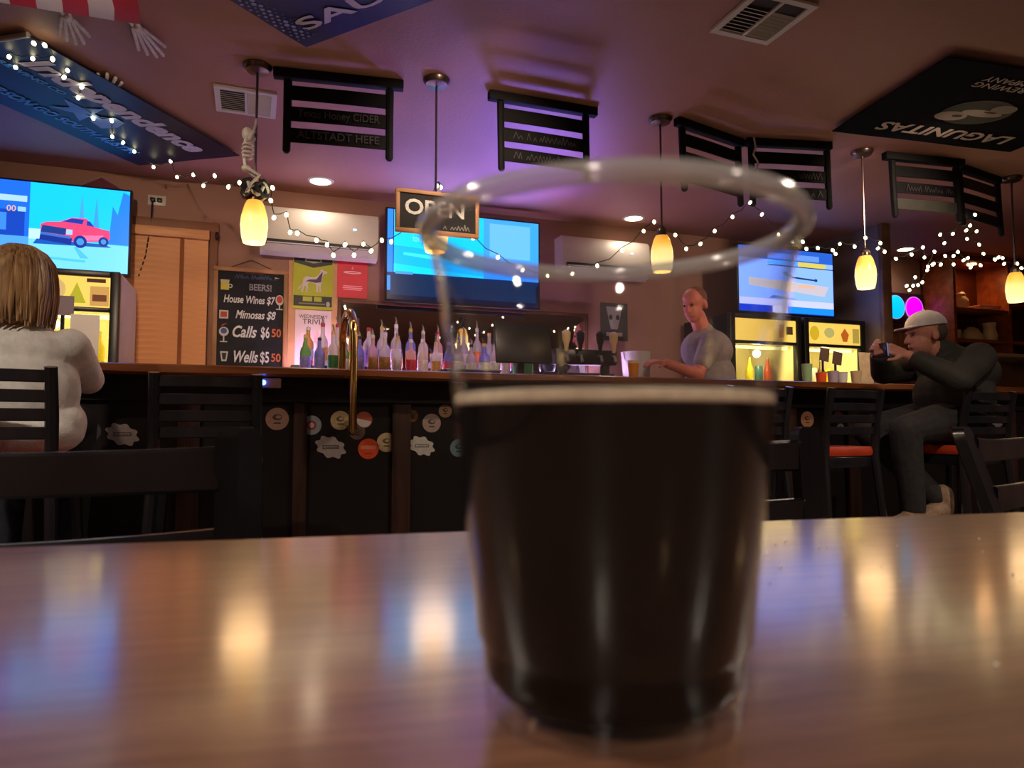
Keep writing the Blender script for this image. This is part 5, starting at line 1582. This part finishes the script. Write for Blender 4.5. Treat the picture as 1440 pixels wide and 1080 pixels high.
def hand_shapes(b_, wrist, direc, palm_n, curl=0.5, thumb=1, s=1.0):
    """palm, four fingers and a thumb leaving the side of the palm"""
    w, d, n_ = Vector(wrist), Vector(direc).normalized(), Vector(palm_n).normalized()
    n_ = (n_ - d * n_.dot(d)).normalized()
    sd = d.cross(n_) * thumb
    for k in range(4):
        off = sd * (0.027 - 0.018 * k) * s
        b_.capsule(w + off * 0.6 + d * 0.012 * s, w + off + d * 0.078 * s, 0.014 * s, 0.0105 * s, 8)
        L = (0.078, 0.086, 0.08, 0.064)[k] * s
        p = w + off + d * 0.08 * s
        dd = d.copy()
        for q, fr in enumerate((0.45, 0.3, 0.25)):
            dd = (dd * math.cos(curl) + n_ * math.sin(curl)).normalized()
            nx = p + dd * L * fr
            b_.capsule(p, nx, (0.0095 - 0.0009 * q) * s, (0.0088 - 0.0009 * q) * s, 8)
            p = nx
    p = w + sd * 0.02 * s + d * 0.022 * s
    q = p + (sd * 0.75 + d * 0.6 + n_ * 0.25).normalized() * 0.04 * s
    r = q + (sd * 0.25 + d * 0.85 + n_ * 0.45).normalized() * 0.032 * s
    b_.capsule(p, q, 0.014 * s, 0.0105 * s, 8)
    b_.capsule(q, r, 0.0105 * s, 0.008 * s, 8)


def eyes(t, c, f, u, r, s=1.0):
    for sg_ in (-1, 1):
        link('eye', M().ball(Vector(c) + u * 0.006 * s + f * 0.083 * s + r * 0.03 * s * sg_, 0.0075 * s, 10, 8), mat('eye', (0.05, 0.04, 0.035), 0.1, var=0.1), t)


# --- blonde person on a stool, seen from behind
WX, WY = -0.765, 2.86
wo = thing('person', 'person with blonde hair in a pale sweater seated at the bar', 'person', (WX, WY, 0.765))
body = M()
hc = (WX + 0.005, WY - 0.005, 1.31)
f, u, r = head_shapes(body, hc, (-0.1, 1, -0.05))
limb(body, [(WX, WY - 0.01, 1.12), (WX, WY, 1.24)], [0.055, 0.05])
body.ball((WX, WY - 0.02, 1.05), (0.16, 0.10, 0.10), 16, 10)
body.ball((WX, WY - 0.03, 0.92), (0.145, 0.105, 0.14), 16, 10)
body.ball((WX, WY - 0.03, 0.79), (0.185, 0.13, 0.07), 16, 10)
for s in (-1, 1):
    limb(body, [(WX + s * 0.165, WY - 0.01, 1.10), (WX + s * 0.18, WY + 0.16, 1.0), (WX + s * 0.11, WY + 0.47, 1.125)], [0.046, 0.037, 0.026])
    hand_shapes(body, (WX + s * 0.12, WY + 0.48, 1.128), (-s * 0.35, 1, 0.0), (0, 0, -1), 0.25, thumb=s)
    limb(body, [(WX + s * 0.095, WY + 0.0, 0.84), (WX + s * 0.11, WY + 0.40, 0.83), (WX + s * 0.11, WY + 0.36, 0.42), (WX + s * 0.11, WY + 0.35, 0.32)], [0.07, 0.055, 0.045, 0.035])
    limb(body, [(WX + s * 0.11, WY + 0.33, 0.305), (WX + s * 0.115, WY + 0.47, 0.29)], [0.035, 0.028])
link('body', remeshed(body, 'body', 0.006), SKIN, wo)
eyes(wo, hc, f, u, r)
SWEAT = mat('pale knit sweater', lin(240, 236, 230), 0.85, var=0.08, scale=30, bump=0.35, bscale=160, sheen=0.3)
sw = M()
sw.ball((WX, WY - 0.02, 1.06), (0.19, 0.125, 0.115), 18, 12)
sw.ball((WX, WY - 0.035, 0.94), (0.205, 0.135, 0.2), 18, 12)
sw.capsule((WX - 0.13, WY - 0.03, 0.83), (WX + 0.13, WY - 0.03, 0.83), 0.095, 0.095)
sw.ball((WX, WY - 0.035, 0.80), (0.222, 0.155, 0.10), 18, 12)
sw.capsule((WX - 0.03, WY - 0.005, 1.135), (WX + 0.03, WY - 0.005, 1.135), 0.075, 0.075)
for s in (-1, 1):
    limb(sw, [(WX + s * 0.16, WY - 0.015, 1.095), (WX + s * 0.185, WY + 0.16, 0.995), (WX + s * 0.11, WY + 0.44, 1.125)], [0.068, 0.056, 0.042])
link('sweater', remeshed(sw, 'sweater', 0.008, 3), SWEAT, wo)
tr = M()
for s in (-1, 1):
    limb(tr, [(WX + s * 0.085, WY - 0.02, 0.86), (WX + s * 0.11, WY + 0.40, 0.835), (WX + s * 0.11, WY + 0.36, 0.42), (WX + s * 0.11, WY + 0.355, 0.36)], [0.09, 0.07, 0.055, 0.055])
link('trousers', remeshed(tr, 'trousers', 0.008), mat('dark denim', (0.02, 0.022, 0.035), 0.8, var=0.2, scale=40), wo)
for s in (-1, 1):
    link('shoe', remeshed(limb(M(), [(WX + s * 0.11, WY + 0.325, 0.318), (WX + s * 0.115, WY + 0.48, 0.293)], [0.045, 0.038]), 'shoe', 0.006), BLACKPL, wo)
HAIR = bpy.data.materials.new('blonde hair')
HAIR.use_nodes = True
nt = HAIR.node_tree
b = nt.nodes['Principled BSDF']
b.inputs['Roughness'].default_value = 0.42
tc = nt.nodes.new('ShaderNodeTexCoord')
mp = nt.nodes.new('ShaderNodeMapping')
mp.inputs['Scale'].default_value = (90, 90, 3)
ns = nt.nodes.new('ShaderNodeTexNoise')
ns.inputs['Scale'].default_value = 1.0
rp = nt.nodes.new('ShaderNodeValToRGB')
rp.color_ramp.elements[0].position = 0.3
rp.color_ramp.elements[0].color = (*lin(120, 84, 56), 1)
rp.color_ramp.elements[1].position = 0.68
rp.color_ramp.elements[1].color = (*lin(214, 172, 122), 1)
nt.links.new(tc.outputs['Object'], mp.inputs[0])
nt.links.new(mp.outputs[0], ns.inputs['Vector'])
nt.links.new(ns.outputs['Fac'], rp.inputs[0])
nt.links.new(rp.outputs[0], b.inputs['Base Color'])
bp = nt.nodes.new('ShaderNodeBump')
bp.inputs['Strength'].default_value = 0.4
nt.links.new(ns.outputs['Fac'], bp.inputs['Height'])
nt.links.new(bp.outputs[0], b.inputs['Normal'])
hm = M()
hcv = Vector(hc)
hm.ball(hcv + Vector((0, -0.012, 0.03)), (0.094, 0.108, 0.094), 20, 14)
hm.ball(hcv + Vector((0, -0.045, -0.05)), (0.098, 0.075, 0.11), 20, 14)
rh = random.Random(8)
for k in range(230):
    a = math.radians(rh.uniform(-40, 220)) + PI  # round the back and sides of the head
    ca, sa = math.cos(a), math.sin(a)
    zend = 1.185 + rh.uniform(-0.035, 0.02)
    path, rad = [], []
    for i in range(9):
        q = i / 8
        if q < 0.5:
            ph = q / 0.5 * PI / 2
            rx = math.sin(ph)
            z = hc[2] + 0.03 + 0.098 * math.cos(ph)
        else:
            rx = 1.0 + 0.06 * math.sin((q - 0.5) * 6)
            z = hc[2] + 0.03 + (zend - hc[2] - 0.03) * (q - 0.5) / 0.5
        wob = 0.004 * math.sin(k * 1.7 + q * 5)
        path.append((hc[0] + (0.100 * rx + wob) * ca, hc[1] - 0.015 + (0.112 * rx + wob) * sa, z))
        rad.append(0.0085 * (1.0 if q < 0.75 else (1.15 - q) * 2.5))
    hm.tube(path, rad, 5)
link('hair', hm, HAIR, wo)

# --- man in a cap, holding a phone, turned to the side
mo = thing('person', 'person in a grey cap and dark jacket raising a phone at the bar', 'person', (3.52, 2.84, 0.765))
px, py = 3.50, 2.86
mh = (3.46, 2.87, 1.325)
body = M()
f, u, r = head_shapes(body, mh, (-0.92, 0.38, -0.06), (-0.1, 0.04, 1), 1.0)
limb(body, [(3.60, 2.84, 1.16), (3.50, 2.86, 1.25)], [0.065, 0.058])
body.ball((3.63, 2.84, 1.10), (0.17, 0.15, 0.12), 16, 10)
body.ball((3.58, 2.84, 0.96), (0.15, 0.15, 0.15), 16, 10)
body.ball((px + 0.02, py - 0.02, 0.81), (0.16, 0.16, 0.085), 16, 10)
armL = [(3.58, 2.66, 1.18), (3.38, 2.62, 1.06), (3.225, 2.775, 1.19)]     # nearer arm
armR = [(3.70, 3.02, 1.18), (3.40, 3.10, 1.13), (3.245, 2.985, 1.225)]    # arm on the bar side
limb(body, armL, [0.05, 0.042, 0.029])
limb(body, armR, [0.05, 0.042, 0.029])
hand_shapes(body, (3.215, 2.785, 1.20), (-0.75, 0.45, 0.35), (-0.2, 0.9, -0.2), 0.55, thumb=1)
hand_shapes(body, (3.235, 2.975, 1.235), (-0.85, -0.35, 0.3), (-0.2, -0.9, -0.2), 0.55, thumb=-1)
legA = [(px - 0.03, py - 0.08, 0.85), (px - 0.36, py - 0.12, 0.80), (px - 0.30, py - 0.10, 0.40)]
legB = [(px - 0.02, py + 0.09, 0.85), (px - 0.36, py + 0.12, 0.80), (px - 0.05, py - 0.02, 0.44)]
for lg in (legA, legB):
    limb(body, lg, [0.085, 0.062, 0.045])
limb(body, [(px - 0.30, py - 0.10, 0.34), (px - 0.42, py - 0.10, 0.31)], [0.04, 0.034])
limb(body, [(px - 0.02, py - 0.04, 0.38), (px - 0.14, py - 0.05, 0.345)], [0.042, 0.036])
link('body', remeshed(body, 'body', 0.0055), SKIN, mo)
eyes(mo, mh, f, u, r)
JACK = mat('dark olive jacket', lin(54, 50, 44), 0.75, var=0.2, scale=9, bump=0.7, bscale=16)
jk = M()
jk.ball((3.66, 2.84, 1.12), (0.22, 0.19, 0.135), 18, 12)
jk.ball((3.62, 2.84, 0.99), (0.22, 0.19, 0.19), 18, 12)
jk.ball((3.55, 2.84, 0.83), (0.215, 0.19, 0.115), 18, 12)
limb(jk, [(3.62, 2.84, 1.18), (3.54, 2.855, 1.235)], [0.095, 0.078])
limb(jk, armL[:2] + [(3.255, 2.745, 1.165)], [0.085, 0.07, 0.052])
limb(jk, armR[:2] + [(3.27, 3.005, 1.21)], [0.085, 0.068, 0.05])
for k in range(5):
    jk.capsule((3.50 + 0.02 * k, 2.655, 0.90 + 0.06 * k), (3.74, 2.70, 0.86 + 0.075 * k), 0.012, 0.010)
link('jacket', remeshed(jk, 'jacket', 0.009, 3), JACK, mo)
tr = M()
for lg in (legA, legB):
    limb(tr, lg, [0.105, 0.078, 0.06])
link('trousers', remeshed(tr, 'trousers', 0.008), mat('grey brown trousers', lin(46, 42, 42), 0.8, var=0.2, scale=30, bump=0.2), mo)
BOOT = mat('tan suede boot', lin(150, 120, 96), 0.8, var=0.3, scale=25, bump=0.4, bscale=60)
for p, q in (((px - 0.30, py - 0.10, 0.345), (px - 0.43, py - 0.10, 0.315)), ((px - 0.02, py - 0.04, 0.385), (px - 0.15, py - 0.05, 0.35))):
    bt = M()
    limb(bt, [p, q], [0.055, 0.045])
    bt.capsule(p, (p[0] + 0.0, p[1] + 0.0, p[2] + 0.07), 0.055, 0.056)
    link('boot', remeshed(bt, 'boot', 0.006), BOOT, mo)
# hair at the back of the head, cap with brim
F, U, Rr = Vector(f), Vector(u), Vector(r)
RM = Matrix((Rr, F, U)).transposed().to_4x4()
mhv = Vector(mh)
link('hair', remeshed(M().ball(mhv + U * 0.012 - F * 0.04, (0.079, 0.076, 0.066), 16, 10, RM), 'hair', 0.005), mat('grey brown hair', lin(90, 74, 66), 0.7, var=0.3, scale=80, bump=0.3), mo)
CAPM = mat('grey cotton cap', lin(214, 206, 204), 0.8, var=0.08, scale=20, bump=0.2, bscale=150)
cp = M()
rings = []
for i in range(9):
    ph = PI / 2 * i / 8
    rr2 = math.cos(ph) if i < 8 else 0.02
    rings.append([mhv + U * (0.045 + 0.088 * math.sin(ph)) + Rr * (0.088 * rr2 * math.cos(a)) + F * (0.108 * rr2 * math.sin(a) - 0.008) for a in [2 * PI * k / 24 for k in range(24)]])
cp.rings(rings)
cap = link('cap', cp, CAPM, mo)
br = M()
rings = []
for i in range(7):
    a = -0.95 + 1.9 * i / 6
    inner = mhv + U * 0.05 + Rr * (0.082 * math.sin(a)) + F * (0.10 * math.cos(a) - 0.012)
    outer_ = mhv + U * (0.036 + 0.008 * math.cos(a)) + Rr * (0.078 * math.sin(a)) + F * (0.10 + 0.085 * math.cos(a) ** 0.7 - 0.03)
    rings.append([inner + U * 0.003, outer_ + U * 0.003, outer_ - U * 0.003, inner - U * 0.003])
br.rings(rings)
link('brim', br, CAPM, cap)
link('button', M().ball(mhv + U * 0.134 - F * 0.008, 0.007, 8, 6), CAPM, cap)
ph_ = thing('smartphone', 'smartphone with bluish screen held in raised hands', 'phone', (3.13, 2.88, 1.20))
RP = Matrix((Vector((0.38, 0.92, 0)), Vector((-0.9, 0.38, 0.15)).normalized(), Vector((-0.1, 0.0, 1)))).transposed().to_4x4()
link('case', M().box((3.135, 2.875, 1.225), (0.15, 0.009, 0.075), rot=RP, bev=0.004), BLACKPL, ph_)
link('screen', M().box((3.141, 2.873, 1.225), (0.14, 0.002, 0.068), rot=RP), mat('phone screen', (0.1, 0.1, 0.12), emit=lin(120, 160, 245), estr=0.9), ph_)

# --- bartender standing behind the bar, seen through the cup
bo = thing('person', 'bartender in a grey shirt seen through the clear cup', 'person', (2.93, 4.14, 0))
qx, qy = 2.95, 4.14
bh = (2.83, 4.12, 1.655)
body = M()
f, u, r = head_shapes(body, bh, (-0.85, -0.45, -0.25), (-0.25, -0.1, 1))
limb(body, [(2.92, 4.14, 1.45), (2.86, 4.13, 1.58)], [0.06, 0.055])
body.ball((2.94, 4.14, 1.34), (0.17, 0.14, 0.15), 16, 10)
body.ball((2.96, 4.14, 1.15), (0.155, 0.14, 0.17), 16, 10)
body.ball((2.96, 4.14, 0.98), (0.17, 0.15, 0.13), 16, 10)
bL = [(2.86, 3.97, 1.38), (2.72, 3.93, 1.16), (2.47, 3.90, 1.22)]
bR = [(3.05, 4.30, 1.38), (3.08, 4.33, 1.13), (2.90, 4.15, 1.04)]
limb(body, bL, [0.052, 0.043, 0.03])
limb(body, bR, [0.052, 0.043, 0.03])
hand_shapes(body, (2.46, 3.90, 1.225), (-1, 0, 0.1), (0, 0.3, -1), 0.35, thumb=1)
hand_shapes(body, (2.89, 4.14, 1.035), (-0.8, -0.4, -0.3), (0, 0.3, -1), 0.5, thumb=-1)
for s in (-1, 1):
    limb(body, [(2.96, 4.14 + s * 0.09, 0.95), (2.95, 4.14 + s * 0.10, 0.5), (2.97, 4.14 + s * 0.10, 0.09)], [0.085, 0.06, 0.04])
    limb(body, [(2.98, 4.14 + s * 0.10, 0.045), (2.82, 4.12 + s * 0.11, 0.032)], [0.042, 0.03])
link('body', remeshed(body, 'body', 0.0055), mat('ruddy skin', lin(224, 130, 110), 0.5, var=0.08, scale=25), bo)
eyes(bo, bh, f, u, r)
sh = M()
sh.ball((2.94, 4.14, 1.345), (0.185, 0.165, 0.155), 18, 12)
sh.ball((2.965, 4.14, 1.15), (0.18, 0.165, 0.2), 18, 12)
sh.ball((2.965, 4.14, 1.0), (0.19, 0.17, 0.12), 18, 12)
limb(sh, [(2.94, 4.14, 1.44), (2.92, 4.14, 1.475)], [0.085, 0.07])
limb(sh, [bL[0], (2.77, 3.945, 1.24)], [0.08, 0.066])
limb(sh, [bR[0], (3.07, 4.32, 1.22)], [0.08, 0.066])
link('shirt', remeshed(sh, 'shirt', 0.008, 3), mat('grey cotton shirt', lin(150, 138, 138), 0.8, var=0.1, scale=15, bump=0.25, bscale=50), bo)
tr = M()
for s in (-1, 1):
    limb(tr, [(2.96, 4.14 + s * 0.085, 0.97), (2.95, 4.14 + s * 0.10, 0.5), (2.97, 4.14 + s * 0.10, 0.1)], [0.105, 0.078, 0.065])
link('trousers', remeshed(tr, 'trousers', 0.009), MATS['dark denim'], bo)
for s in (-1, 1):
    link('shoe', remeshed(limb(M(), [(2.98, 4.14 + s * 0.10, 0.05), (2.82, 4.12 + s * 0.11, 0.042)], [0.05, 0.04]), 'shoe', 0.007), BLACKPL, bo)
F, U, Rr = Vector(f), Vector(u), Vector(r)
RM = Matrix((Rr, F, U)).transposed().to_4x4()
link('hair', remeshed(M().ball(Vector(bh) + U * 0.042 - F * 0.028, (0.081, 0.09, 0.082), 16, 10, RM), 'hair', 0.005), mat('reddish brown hair', lin(130, 80, 66), 0.7, var=0.25, scale=70, bump=0.3), bo)

# tiny crumbs scattered on the table top
rc = random.Random(2)
cr = M()
for k in range(60):
    x, y = rc.uniform(0.2, 0.5), rc.uniform(0.08, 0.36)
    r_ = rc.uniform(0.0003, 0.0007)
    cr.ball((x, y, 0.75 + r_ * 0.8), (r_ * 1.3, r_, r_ * 0.8), 5, 4)
crumbs = link('crumbs', cr, mat('salt crumbs', (0.85, 0.8, 0.7), 0.4, var=0.1))
crumbs['kind'] = 'stuff'
tag(crumbs, 'tiny pale crumbs scattered on the table beside the cup', 'crumbs')
